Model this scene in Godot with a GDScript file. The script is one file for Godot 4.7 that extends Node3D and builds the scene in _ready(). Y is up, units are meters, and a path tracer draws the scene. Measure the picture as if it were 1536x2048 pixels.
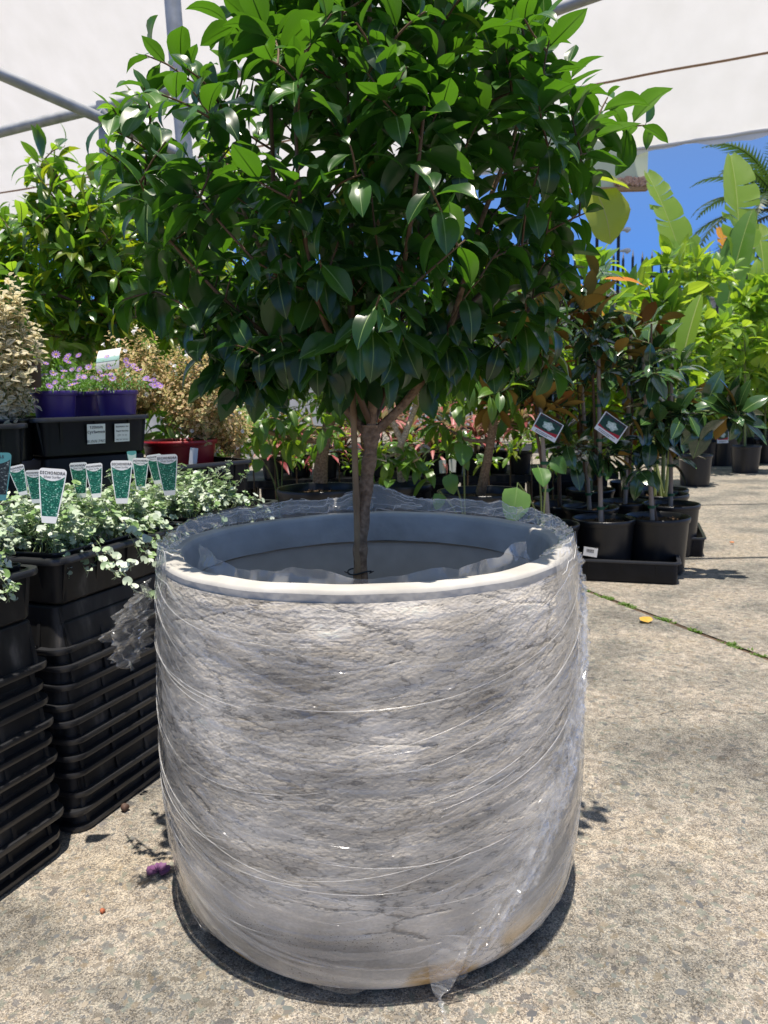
extends Node3D

# ------------------------------------------------------------------ camera numbers
const CAM_H := 1.037
const FPX := 1538.0
var cam: Camera3D
var cam_basis := Basis()
var cam_pos := Vector3(0, CAM_H, 0)
var names := {}
var mats := {}
var noise := FastNoiseLite.new()


# a shape under construction: vertices, texture coordinates, triangles (clockwise from outside)
class Shape:
	var v := PackedVector3Array()
	var uv := PackedVector2Array()
	var ix := PackedInt32Array()

	func vert(p: Vector3, t := Vector2.ZERO) -> int:
		v.append(p)
		uv.append(t)
		return v.size() - 1

	func tri(a: int, b: int, c: int) -> void:
		ix.append(a)
		ix.append(b)
		ix.append(c)

	func quad(a: int, b: int, c: int, d: int) -> void:
		ix.append_array(PackedInt32Array([a, b, c, a, c, d]))

	func face(a: Vector3, b: Vector3, c: Vector3, d: Vector3) -> void:
		var k := v.size()
		v.append_array(PackedVector3Array([a, b, c, d]))
		uv.append_array(PackedVector2Array([Vector2(0, 1), Vector2(0, 0), Vector2(1, 0), Vector2(1, 1)]))
		ix.append_array(PackedInt32Array([k, k + 1, k + 2, k, k + 2, k + 3]))

	func box(c: Vector3, s: Vector3, b := Basis()) -> void:
		var h := s * 0.5
		var p := []
		for i in 8:
			p.append(c + b * Vector3(h.x if i & 1 else -h.x, h.y if i & 2 else -h.y, h.z if i & 4 else -h.z))
		face(p[4], p[6], p[7], p[5])
		face(p[1], p[3], p[2], p[0])
		face(p[5], p[7], p[3], p[1])
		face(p[0], p[2], p[6], p[4])
		face(p[6], p[2], p[3], p[7])
		face(p[0], p[4], p[5], p[1])

	func tube(pts: PackedVector3Array, radii: PackedFloat32Array, sides := 6, cap := true) -> void:
		var n := pts.size()
		if n < 2:
			return
		var prev := Vector3.ZERO
		var first := v.size()
		var along := 0.0
		for i in n:
			var d: Vector3 = (pts[mini(i + 1, n - 1)] - pts[maxi(i - 1, 0)]).normalized()
			if prev == Vector3.ZERO:
				prev = d.cross(Vector3.RIGHT if absf(d.x) < 0.8 else Vector3.UP).normalized()
			var a := (prev - d * prev.dot(d)).normalized()
			var b := d.cross(a)
			prev = a
			if i > 0:
				along += pts[i].distance_to(pts[i - 1])
			for k in sides:
				var w := TAU * k / sides
				vert(pts[i] + (a * cos(w) + b * sin(w)) * radii[i], Vector2(float(k) / sides, along * 4.0))
		for i in n - 1:
			for k in sides:
				var k2 := (k + 1) % sides
				var p := first + i * sides
				quad(p + k, p + sides + k, p + sides + k2, p + k2)
		if cap:
			for e in 2:
				var p := first + (n - 1) * sides * e
				var c := vert(pts[(n - 1) * e])
				for k in sides:
					var a := vert(v[p + k])
					var b := vert(v[p + (k + 1) % sides])
					if e:
						tri(c, b, a)
					else:
						tri(c, a, b)

	# profile pieces of (radius, height); each piece is smooth in itself
	func lathe(pieces: Array, segs: int, wob := 0.0) -> void:
		for prof: PackedVector2Array in pieces:
			var first := v.size()
			for i in prof.size():
				for k in segs + 1:
					var a := TAU * k / segs - PI
					var r := prof[i].x
					var y := prof[i].y
					var p := Vector3(sin(a) * r, y, cos(a) * r)
					if wob > 0.0:
						p += Vector3(sin(a), 0, cos(a)) * wob * (sin(a * 3.0 + 1.0) + 0.5 * sin(a * 11.0)) + Vector3.UP * wob * (sin(a * 4.0 + 2.0) + 0.4 * sin(a * 17.0))
					vert(p, Vector2(float(k) / segs, y))
			for i in prof.size() - 1:
				for k in segs:
					var p := first + i * (segs + 1) + k
					quad(p, p + segs + 1, p + segs + 2, p + 1)

	# a sheet of rows x cols points already appended from vertex "first"
	func weave(first: int, rows: int, cols: int) -> void:
		for i in rows - 1:
			for k in cols - 1:
				var p := first + i * cols + k
				quad(p, p + cols, p + cols + 1, p + 1)

	func append(o: Shape, xf := Transform3D()) -> void:
		var k := v.size()
		v.append_array(xf * o.v)
		uv.append_array(o.uv)
		for i in o.ix:
			ix.append(i + k)

	# every triangle with corners of its own, so that creases stay sharp
	func faceted() -> Shape:
		var o := Shape.new()
		for i in ix:
			o.ix.append(o.vert(v[i], uv[i]))
		return o

	func arrays() -> Array:
		var n := PackedVector3Array()
		n.resize(v.size())
		for t in range(0, ix.size(), 3):
			var a := ix[t]
			var b := ix[t + 1]
			var c := ix[t + 2]
			var m := (v[c] - v[a]).cross(v[b] - v[a])
			n[a] += m
			n[b] += m
			n[c] += m
		for i in n.size():
			n[i] = n[i].normalized() if n[i].length_squared() > 1e-24 else Vector3.UP
		var r := []
		r.resize(Mesh.ARRAY_MAX)
		r[Mesh.ARRAY_VERTEX] = v
		r[Mesh.ARRAY_NORMAL] = n
		r[Mesh.ARRAY_TEX_UV] = uv
		r[Mesh.ARRAY_INDEX] = ix
		return r

	func mesh(m: Material = null, into: ArrayMesh = null) -> ArrayMesh:
		var am := into if into else ArrayMesh.new()
		am.add_surface_from_arrays(Mesh.PRIMITIVE_TRIANGLES, arrays())
		if m:
			am.surface_set_material(am.get_surface_count() - 1, m)
		return am


# ------------------------------------------------------------------ helpers
func numbered(parent: Node, called: String) -> String:
	var key := [parent, called]
	var n: int = names.get(key, 0)
	names[key] = n + 1
	return called if n == 0 else "%s_%03d" % [called, n]


func thing(called: String, label: String, category: String, at_: Vector3 = Vector3.ZERO, turn := 0.0, group := "") -> Node3D:
	var o := Node3D.new()
	o.name = numbered(self, called)
	add_child(o, true)
	o.position = at_
	o.rotation.y = turn
	tag(o, label, category, group)
	return o


func tag(o: Node, label: String, category: String, group := "") -> void:
	o.set_meta("label", label)
	o.set_meta("category", category)
	if group:
		o.set_meta("group", group)


func put(called: String, mesh: Mesh, m: Material, parent: Node3D = self, xf := Transform3D()) -> MeshInstance3D:
	var o := MeshInstance3D.new()
	o.mesh = mesh
	if m:
		o.material_override = m
	o.transform = xf
	o.name = numbered(parent, called)
	parent.add_child(o, true)
	return o


func part(called: String, s: Shape, m: Material, parent: Node3D = self, xf := Transform3D()) -> MeshInstance3D:
	return put(called, s.mesh(m), null, parent, xf)


func struct(o: Node) -> void:
	o.set_meta("kind", "structure")


func copy(o: Node3D, label: String, at_: Vector3, turn: float, group := "") -> Node3D:
	var c: Node3D = o.duplicate()
	var base := String(o.name)
	if base.length() > 4 and base[base.length() - 4] == "_":
		base = base.substr(0, base.length() - 4)
	c.name = numbered(self, base)
	add_child(c, true)
	c.position = at_
	c.rotation.y = turn
	c.set_meta("label", label)
	if group:
		c.set_meta("group", group)
	return c


# a world point on the line of sight of a photograph pixel, at a distance ahead in metres
func at(px: float, py: float, ahead: float) -> Vector3:
	var d := cam_basis * Vector3((px - 768.0) / FPX, (1024.0 - py) / FPX, -1.0)
	return cam_pos + d * (ahead / -d.z)


func on_level(px: float, py: float, h := 0.0) -> Vector3:
	var d := cam_basis * Vector3((px - 768.0) / FPX, (1024.0 - py) / FPX, -1.0)
	return cam_pos + d * ((h - CAM_H) / d.y)


func curve(pts: Array, steps := 6) -> PackedVector3Array:
	var out := PackedVector3Array()
	var n := pts.size()
	for i in n - 1:
		var a: Vector3 = pts[maxi(i - 1, 0)]
		var b: Vector3 = pts[i]
		var c: Vector3 = pts[i + 1]
		var d: Vector3 = pts[mini(i + 2, n - 1)]
		for k in steps:
			out.append(b.cubic_interpolate(c, a, d, float(k) / steps))
	out.append(pts[n - 1])
	return out


func taper(n: int, r0: float, r1: float) -> PackedFloat32Array:
	var r := PackedFloat32Array()
	for i in n:
		r.append(lerpf(r0, r1, float(i) / maxi(n - 1, 1)))
	return r


func rnd(seed_: int) -> RandomNumberGenerator:
	var r := RandomNumberGenerator.new()
	r.seed = seed_
	return r


func spot(r: RandomNumberGenerator) -> Vector3:
	while true:
		var p := Vector3(r.randf_range(-1, 1), r.randf_range(-1, 1), r.randf_range(-1, 1))
		if p.length_squared() < 1.0:
			return p
	return Vector3.ZERO


# ------------------------------------------------------------------ materials (linear base colours)
func paint(r: float, g: float, b: float, rough := 0.6, spec := 0.5) -> StandardMaterial3D:
	var m := StandardMaterial3D.new()
	m.albedo_color = Color(r, g, b).linear_to_srgb()
	m.roughness = rough
	m.metallic_specular = spec
	return m


func leafy(r: float, g: float, b: float, rough := 0.32, through := 0.22, tr := 0.45, tb := 0.06) -> StandardMaterial3D:
	var m := paint(r, g, b, rough, 0.5)
	m.backlight_enabled = true
	m.backlight = Color(tr * through, through, tb * through).linear_to_srgb()
	return m


func noise_tex(freq: float, lo: Color, hi: Color, size := 256, seed_ := 1, octaves := 4) -> NoiseTexture2D:
	var n := FastNoiseLite.new()
	n.seed = seed_
	n.noise_type = FastNoiseLite.TYPE_SIMPLEX_SMOOTH
	n.frequency = freq
	n.fractal_octaves = octaves
	var t := NoiseTexture2D.new()
	t.width = size
	t.height = size
	t.seamless = true
	t.noise = n
	var g := Gradient.new()
	g.set_color(0, lo)
	g.set_color(1, hi)
	t.color_ramp = g
	return t


func triplanar(m: StandardMaterial3D, scale_: float) -> StandardMaterial3D:
	m.uv1_triplanar = true
	m.uv1_scale = Vector3.ONE * scale_
	return m


# ------------------------------------------------------------------ leaves
# one leaf along -Z from its stalk, length 1: stalk, blade folded along the midrib and bent down, tip drawn out
func leaf_shapes(w: float, droop: float, fold: float, tip: float, base_: float, stalk := 0.07, rows := 7, wave := 0.0, seed_ := 0) -> Array:
	var blade := Shape.new()
	var rib := Shape.new()
	var under := Shape.new()
	var pos := Vector3(0, 0, -stalk)
	var steps := 1.0 / rows
	var ph := float(seed_) * 1.7
	for i in rows + 1:
		var t := i * steps
		var ang := droop * (t * 1.3 - 0.25)
		var fwd := Vector3(0, -sin(ang), -cos(ang))
		var up := Vector3(0, cos(ang), -sin(ang))
		if i > 0:
			pos += fwd * steps * (1.0 - stalk)
		var half := w * 0.5 * pow(sin(PI * pow(t, base_)), tip) if t > 0.0 and t < 1.0 else 0.004
		if t > 0.8:
			half *= lerpf(1.0, 0.72, (t - 0.8) / 0.2)
		var lift := fold * half
		var wv := wave * half * sin(t * 11.0 + ph)
		var wv2 := wave * half * sin(t * 9.0 + ph + 2.0)
		blade.vert(pos + Vector3(-half, 0, 0) + up * (lift + wv), Vector2(0, t))
		blade.vert(pos + Vector3(-half * 0.5, 0, 0) + up * (lift * 0.62), Vector2(0.25, t))
		blade.vert(pos, Vector2(0.5, t))
		blade.vert(pos + Vector3(half * 0.5, 0, 0) + up * (lift * 0.62), Vector2(0.75, t))
		blade.vert(pos + Vector3(half, 0, 0) + up * (lift + wv2), Vector2(1, t))
		var rw := lerpf(0.013, 0.004, t)
		rib.vert(pos + Vector3(-rw, 0, 0) + up * (0.004 + fold * rw))
		rib.vert(pos + Vector3(rw, 0, 0) + up * (0.004 + fold * rw))
		for k in 5:
			under.vert(blade.v[i * 5 + k] - up * 0.006)
	blade.weave(0, rows + 1, 5)
	under.weave(0, rows + 1, 5)
	var st := PackedVector3Array([Vector3.ZERO, Vector3(0, 0.004, -stalk * 0.5), Vector3(0, 0, -stalk * 1.05)])
	rib.weave(0, rows + 1, 2)
	rib.tube(st, PackedFloat32Array([0.014, 0.012, 0.012]), 3, false)
	return [blade, rib, under]


# meshes in every variant x tone; tones are [blade material, rib material] or with a third for the underside
func leaf_set(variants: Array, tones: Array) -> Array:
	var out := []
	for shp: Array in variants:
		for t: Array in tones:
			var am := ArrayMesh.new()
			(shp[0] as Shape).mesh(t[0], am)
			(shp[1] as Shape).mesh(t[1], am)
			if t.size() > 2:
				(shp[2] as Shape).mesh(t[2], am)
			out.append(am)
	return out


func leaf_frame(dir: Vector3, up: Vector3, len_: float, p: Vector3) -> Transform3D:
	var d := dir.normalized()
	if absf(d.dot(up.normalized())) > 0.97:
		up = Vector3(0.3, 0.2, 1.0).cross(d)
	return Transform3D(Basis.looking_at(d, up).scaled_local(Vector3.ONE * len_), p)


# leaves of a shoot, spiralling back from its tip
func shoot(out: Array, base_: Vector3, tip: Vector3, n: int, l0: float, l1: float, up_pull: float, gap: float, r: RandomNumberGenerator, kinds: int, spread := 1.0, ahead0 := 0.85, flat := 1.0, face := Vector3.UP) -> void:
	var d := (tip - base_).normalized()
	var u := d.cross(Vector3.UP if absf(d.y) < 0.9 else Vector3.RIGHT).normalized()
	var w := d.cross(u)
	var ph := r.randf() * TAU
	for i in n:
		var t := float(i) / maxi(n - 1, 1)
		var p := tip - d * gap * i
		var a := ph + i * 2.4 + r.randf_range(-0.3, 0.3)
		var rad := u * cos(a) + w * sin(a)
		var dir := rad * spread + d * lerpf(ahead0, ahead0 * 0.35, t) + Vector3.UP * up_pull + spot(r) * 0.22
		var up := face * flat + d * 0.5 + spot(r) * 0.45
		var s := r.randf_range(l0, l1) * (0.62 if i == 0 else (0.85 if i == 1 else 1.0))
		out.append([leaf_frame(dir, up, s, p), r.randi() % kinds])


# the nearest leaves become parts of their own, the rest one mass of each kind
func hang(parent: Node3D, leaves: Array, kinds: Array, most: int, called := "leaf", mass := "foliage") -> void:
	var o := parent.position
	var sorted := []
	for l: Array in leaves:
		var xf: Transform3D = l[0]
		sorted.append([(xf.origin + o - cam_pos).length() / maxf(xf.basis.x.length(), 0.001), l])
	sorted.sort_custom(func(a, b): return a[0] < b[0])
	var rest := {}
	for i in sorted.size():
		var l: Array = sorted[i][1]
		if i < most:
			put(called, kinds[l[1]], null, parent, l[0])
		else:
			if not rest.has(l[1]):
				rest[l[1]] = []
			rest[l[1]].append(l[0])
	for k in rest:
		scatter(mass, kinds[k], rest[k], parent)


func scatter(called: String, mesh: Mesh, xfs: Array, parent: Node3D) -> MultiMeshInstance3D:
	var mm := MultiMesh.new()
	mm.transform_format = MultiMesh.TRANSFORM_3D
	mm.mesh = mesh
	mm.instance_count = xfs.size()
	for i in xfs.size():
		mm.set_instance_transform(i, xfs[i])
	var o := MultiMeshInstance3D.new()
	o.multimesh = mm
	o.name = numbered(parent, called)
	parent.add_child(o, true)
	o.set_meta("kind", "stuff")
	return o


# twigs from the nearest point of a skeleton to each tip; returns [base, tip] of the last stretch of each
func twigs(shape: Shape, nodes: PackedVector3Array, tips: Array, r0: float, r: RandomNumberGenerator, sag := 0.0, reach := 0.16) -> Array:
	var ends := []
	for tip: Vector3 in tips:
		var best := 0
		var cost := 1e9
		for i in nodes.size():
			var q := nodes[i]
			var c := q.distance_to(tip) + maxf(0.0, q.y - tip.y + 0.03) * 1.5
			if c < cost:
				cost = c
				best = i
		var b := nodes[best]
		var gap := tip - b
		var mid := b + gap * 0.5 + Vector3.UP * gap.length() * (0.08 - sag) + spot(r) * gap.length() * 0.07
		var c := curve([b, mid, tip], 3)
		shape.tube(c, taper(c.size(), r0 * (0.55 + minf(gap.length() * 1.6, 0.9)), r0 * 0.42), 5, false)
		for i in range(2, c.size() - 1):
			nodes.append(c[i])
		ends.append([tip + (mid - tip).normalized() * reach, tip])
	return ends


func _ready() -> void:
	# ---- camera
	cam = Camera3D.new()
	cam.name = "camera"
	cam_basis = Basis(Vector3.RIGHT, deg_to_rad(-8.5)) * Basis(Vector3.BACK, deg_to_rad(-1.3))
	cam.transform = Transform3D(cam_basis, cam_pos)
	cam.near = 0.05
	cam.far = 400.0
	add_child(cam)
	var lens := CameraAttributesPhysical.new()
	lens.frustum_focal_length = 18.03
	lens.frustum_focus_distance = 1.45
	lens.frustum_far = 400.0
	lens.exposure_aperture = 7.0
	cam.attributes = lens
	cam.fov = 67.32
	cam.current = true
	# ---- sky
	var env := Environment.new()
	env.background_mode = Environment.BG_SKY
	var sky := ProceduralSkyMaterial.new()
	sky.sky_top_color = Color(0.18, 0.235, 0.34).linear_to_srgb()
	sky.sky_horizon_color = Color(0.045, 0.26, 0.84).linear_to_srgb()
	sky.sky_curve = 0.22
	sky.ground_bottom_color = Color(0.25, 0.22, 0.18).linear_to_srgb()
	sky.ground_horizon_color = Color(0.3, 0.3, 0.3).linear_to_srgb()
	sky.sun_angle_max = 6.0
	var cover := NoiseTexture2D.new()
	var cn := FastNoiseLite.new()
	cn.seed = 5
	cn.frequency = 0.012
	cn.fractal_octaves = 5
	cover.width = 1024
	cover.height = 512
	cover.noise = cn
	cover.seamless = true
	var cg := Gradient.new()
	cg.offsets = PackedFloat32Array([0.0, 0.62, 0.8, 1.0])
	cg.colors = PackedColorArray([Color(1, 1, 1, 0), Color(1, 1, 1, 0), Color(1, 1, 1, 0.35), Color(1, 1, 1, 0.6)])
	cover.color_ramp = cg
	sky.sky_cover = cover
	env.sky = Sky.new()
	env.sky.sky_material = sky
	env.tonemap_mode = Environment.TONE_MAPPER_LINEAR
	env.tonemap_exposure = 1.28
	env.sdfgi_enabled = true
	env.ssao_enabled = true
	env.ssil_enabled = true
	var we := WorldEnvironment.new()
	we.name = "world_environment"
	we.environment = env
	add_child(we)
	# ---- sun, almost overhead and a little behind the camera
	var sun := DirectionalLight3D.new()
	sun.name = "sun"
	sun.light_energy = 1.6
	sun.light_color = Color(1.0, 0.965, 0.915)
	sun.light_angular_distance = 0.5
	sun.shadow_enabled = true
	sun.transform = Transform3D(Basis.looking_at(Vector3(-0.015, -1.0, -0.13), Vector3.FORWARD), Vector3(0, 20, 0))
	add_child(sun)

	make_materials()
	make_paving()
	make_canopy()
	make_beyond()
	make_planter()
	make_potted_tree()
	make_crates()
	make_second_tier()
	make_back_trees()
	make_right_bench()
	make_litter()


# ------------------------------------------------------------------ shared materials
func make_materials() -> void:
	mats.black = triplanar(paint(1, 1, 1, 0.42, 0.36), 2.0)
	mats.black.albedo_texture = noise_tex(0.012, Color(0.004, 0.0045, 0.006).linear_to_srgb(), Color(0.015, 0.016, 0.019).linear_to_srgb(), 256, 3, 5)
	mats.black.uv1_world_triplanar = true
	mats.black_rim = paint(0.026, 0.027, 0.030, 0.36)
	mats.pot_black = paint(0.010, 0.011, 0.013, 0.33)
	mats.soil = triplanar(paint(1, 1, 1, 0.95, 0.2), 6.0)
	mats.soil.albedo_texture = noise_tex(0.09, Color(0.015, 0.010, 0.007).linear_to_srgb(), Color(0.22, 0.15, 0.09).linear_to_srgb(), 256, 9, 3)
	mats.bark = triplanar(paint(1, 1, 1, 0.85, 0.3), 7.0)
	mats.bark.albedo_texture = noise_tex(0.03, Color(0.13, 0.078, 0.045).linear_to_srgb(), Color(0.50, 0.35, 0.22).linear_to_srgb(), 256, 11, 5)
	mats.bark.heightmap_enabled = true
	mats.bark.heightmap_texture = noise_tex(0.05, Color.BLACK, Color.WHITE, 256, 13, 4)
	mats.bark.heightmap_scale = 0.35
	mats.bark_pale = mats.bark.duplicate()
	mats.bark_pale.albedo_color = Color(1.5, 1.6, 1.7)
	mats.twig = paint(0.13, 0.075, 0.04, 0.7)
	mats.twig_green = paint(0.16, 0.20, 0.06, 0.6)
	mats.stake = triplanar(paint(1, 1, 1, 0.7), 5.0)
	mats.stake.albedo_texture = noise_tex(0.02, Color(0.22, 0.13, 0.06).linear_to_srgb(), Color(0.42, 0.28, 0.14).linear_to_srgb(), 128, 17, 3)
	mats.stake_grey = paint(0.36, 0.29, 0.23, 0.8)
	mats.green_tie = paint(0.01, 0.10, 0.035, 0.5)
	mats.dark_tie = paint(0.012, 0.018, 0.02, 0.5)
	mats.steel = triplanar(paint(1, 1, 1, 0.5), 1.2)
	mats.steel.albedo_texture = noise_tex(0.03, Color(0.30, 0.31, 0.31).linear_to_srgb(), Color(0.55, 0.56, 0.57).linear_to_srgb(), 256, 19, 5)
	mats.steel.metallic = 0.35
	mats.card = paint(0.80, 0.80, 0.78, 0.45)
	mats.ink = paint(0.03, 0.03, 0.035, 0.6)
	mats.rib = paint(0.16, 0.26, 0.07, 0.45)
	mats.fence = paint(0.010, 0.010, 0.012, 0.5)


# ------------------------------------------------------------------ the concrete yard
func bytes_of(freq: float, w: int, h: int, seed_: int, type := FastNoiseLite.TYPE_SIMPLEX_SMOOTH, oct := 4, ret := 0, warp := 0.0) -> PackedByteArray:
	var n := FastNoiseLite.new()
	n.seed = seed_
	n.noise_type = type
	n.frequency = freq
	n.fractal_octaves = oct
	if oct <= 1:
		n.fractal_type = FastNoiseLite.FRACTAL_NONE
	n.cellular_return_type = ret
	if warp > 0.0:
		n.domain_warp_enabled = true
		n.domain_warp_amplitude = warp
		n.domain_warp_frequency = freq * 0.6
	var im := n.get_seamless_image(w, h) if oct > 1 and warp == 0.0 else n.get_image(w, h)
	im.convert(Image.FORMAT_L8)
	return im.get_data()


func make_concrete() -> void:
	var n := 1536
	var grain := bytes_of(0.34, n, n, 21, FastNoiseLite.TYPE_CELLULAR, 1, FastNoiseLite.RETURN_CELL_VALUE, 2.0)
	var edge := bytes_of(0.34, n, n, 21, FastNoiseLite.TYPE_CELLULAR, 1, FastNoiseLite.RETURN_DISTANCE, 2.0)
	var mid := bytes_of(0.02, n, n, 23)
	var fine := bytes_of(0.35, n, n, 24, FastNoiseLite.TYPE_SIMPLEX, 1)
	var px := PackedByteArray()
	px.resize(n * n * 3)
	var hp := PackedByteArray()
	hp.resize(n * n)
	for i in n * n:
		var g := grain[i]
		var m := mid[i] - 128
		var f := (fine[i] - 128) * 0.28
		var r := 157.0 + m * 0.22 + f
		var gg := 152.0 + m * 0.22 + f
		var b := 143.0 + m * 0.21 + f
		var hh := 120.0 + f
		if g > 178:
			var k := 1.0 - edge[i] / 255.0
			r += 36.0 * k
			gg += 32.0 * k
			b += 26.0 * k
			hh += 70.0 * k
		elif g < 64:
			r -= 32.0
			gg -= 31.0
			b -= 29.0
			hh -= 40.0
		elif g < 92:
			r -= 20.0
			gg -= 15.0
			b -= 8.0
		px[i * 3] = clampi(int(r), 0, 255)
		px[i * 3 + 1] = clampi(int(gg), 0, 255)
		px[i * 3 + 2] = clampi(int(b), 0, 255)
		hp[i] = clampi(int(hh), 0, 255)
	# stones set in the mortar: slate blue, green grey, brown grey
	var r := rnd(77)
	var tones := [[112, 115, 116], [126, 132, 125], [128, 122, 113], [104, 104, 106], [134, 137, 128], [140, 130, 114]]
	for s in 4200:
		var cx := r.randi() % n
		var cy := r.randi() % n
		var ra := r.randf_range(3.5, 9.5) if r.randf() < 0.86 else r.randf_range(9.5, 15.0)
		var rb := ra * r.randf_range(0.4, 0.8)
		var turn := r.randf() * TAU
		var ct := cos(turn)
		var st := sin(turn)
		var tone: Array = tones[r.randi() % tones.size()]
		var dl := r.randi_range(-14, 14)
		var wob1 := r.randf() * TAU
		var e := int(ra) + 2
		for dy in range(-e, e + 1):
			var yy := posmod(cy + dy, n)
			for dx in range(-e, e + 1):
				var a := (dx * ct + dy * st) / ra
				var b := (dy * ct - dx * st) / rb
				var an := atan2(b, a)
				var d := sqrt(a * a + b * b) / (1.0 + 0.26 * sin(an * 2.0 + wob1) + 0.18 * sin(an * 5.0 + wob1 * 3.0) + 0.12 * sin(an * 9.0 + wob1 * 5.0))
				if d < 1.0:
					var i := yy * n + posmod(cx + dx, n)
					var f := (fine[i] - 128) / 9 + dl
					var k := 0.74 if d < 0.82 else 0.45
					for c in 3:
						px[i * 3 + c] = int(lerpf(px[i * 3 + c], clampi(int(tone[c]) + f, 0, 255), k))
					hp[i] = 138
	var im := Image.create_from_data(n, n, false, Image.FORMAT_RGB8, px)
	var hm := Image.create_from_data(n, n, false, Image.FORMAT_L8, hp)
	var m := paint(1, 1, 1, 0.88, 0.25)
	m.albedo_texture = ImageTexture.create_from_image(im)
	m.heightmap_enabled = true
	m.heightmap_texture = ImageTexture.create_from_image(hm)
	m.heightmap_scale = 0.22
	m.detail_enabled = true
	m.detail_blend_mode = BaseMaterial3D.BLEND_MODE_MUL
	m.detail_uv_layer = BaseMaterial3D.DETAIL_UV_2
	var stain := NoiseTexture2D.new()
	var sn := FastNoiseLite.new()
	sn.seed = 31
	sn.frequency = 0.014
	sn.fractal_octaves = 6
	stain.width = 512
	stain.height = 512
	stain.seamless = true
	stain.noise = sn
	var g := Gradient.new()
	g.offsets = PackedFloat32Array([0.0, 0.35, 0.6, 1.0])
	g.colors = PackedColorArray([Color(0.66, 0.66, 0.67), Color(0.84, 0.84, 0.83), Color(0.97, 0.95, 0.93), Color(1.0, 0.97, 0.92)])
	stain.color_ramp = g
	m.detail_albedo = stain
	mats.concrete = m


func slab(called: String, outline: PackedVector2Array, top: float, depth: float) -> void:
	var st := SurfaceTool.new()
	st.begin(Mesh.PRIMITIVE_TRIANGLES)
	var tris := Geometry2D.triangulate_polygon(outline)
	var lift := [0, 1, 2]
	for t in range(0, tris.size(), 3):
		var a := outline[tris[t]]
		var b := outline[tris[t + 1]]
		var c := outline[tris[t + 2]]
		var order := [a, b, c] if (b - a).cross(c - a) > 0.0 else [a, c, b]
		for q: Vector2 in order:
			st.set_normal(Vector3.UP)
			st.set_uv(q / 1.55)
			st.set_uv2(q / 4.3 + Vector2(0.2, 0.1))
			st.add_vertex(Vector3(q.x, top, q.y))
	for i in outline.size():
		var a := outline[i]
		var b := outline[(i + 1) % outline.size()]
		var e := (b - a).normalized()
		var nrm := Vector3(e.y, 0, -e.x)
		for q: Array in [[a, top], [b, top], [b, top - depth], [a, top], [b, top - depth], [a, top - depth]]:
			var p: Vector2 = q[0]
			st.set_normal(nrm)
			st.set_uv(p / 1.55 + Vector2(0, q[1]))
			st.set_uv2(p / 4.3)
			st.add_vertex(Vector3(p.x, q[1], p.y))
	var o := put(called, st.commit(), mats.concrete)
	struct(o)


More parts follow.
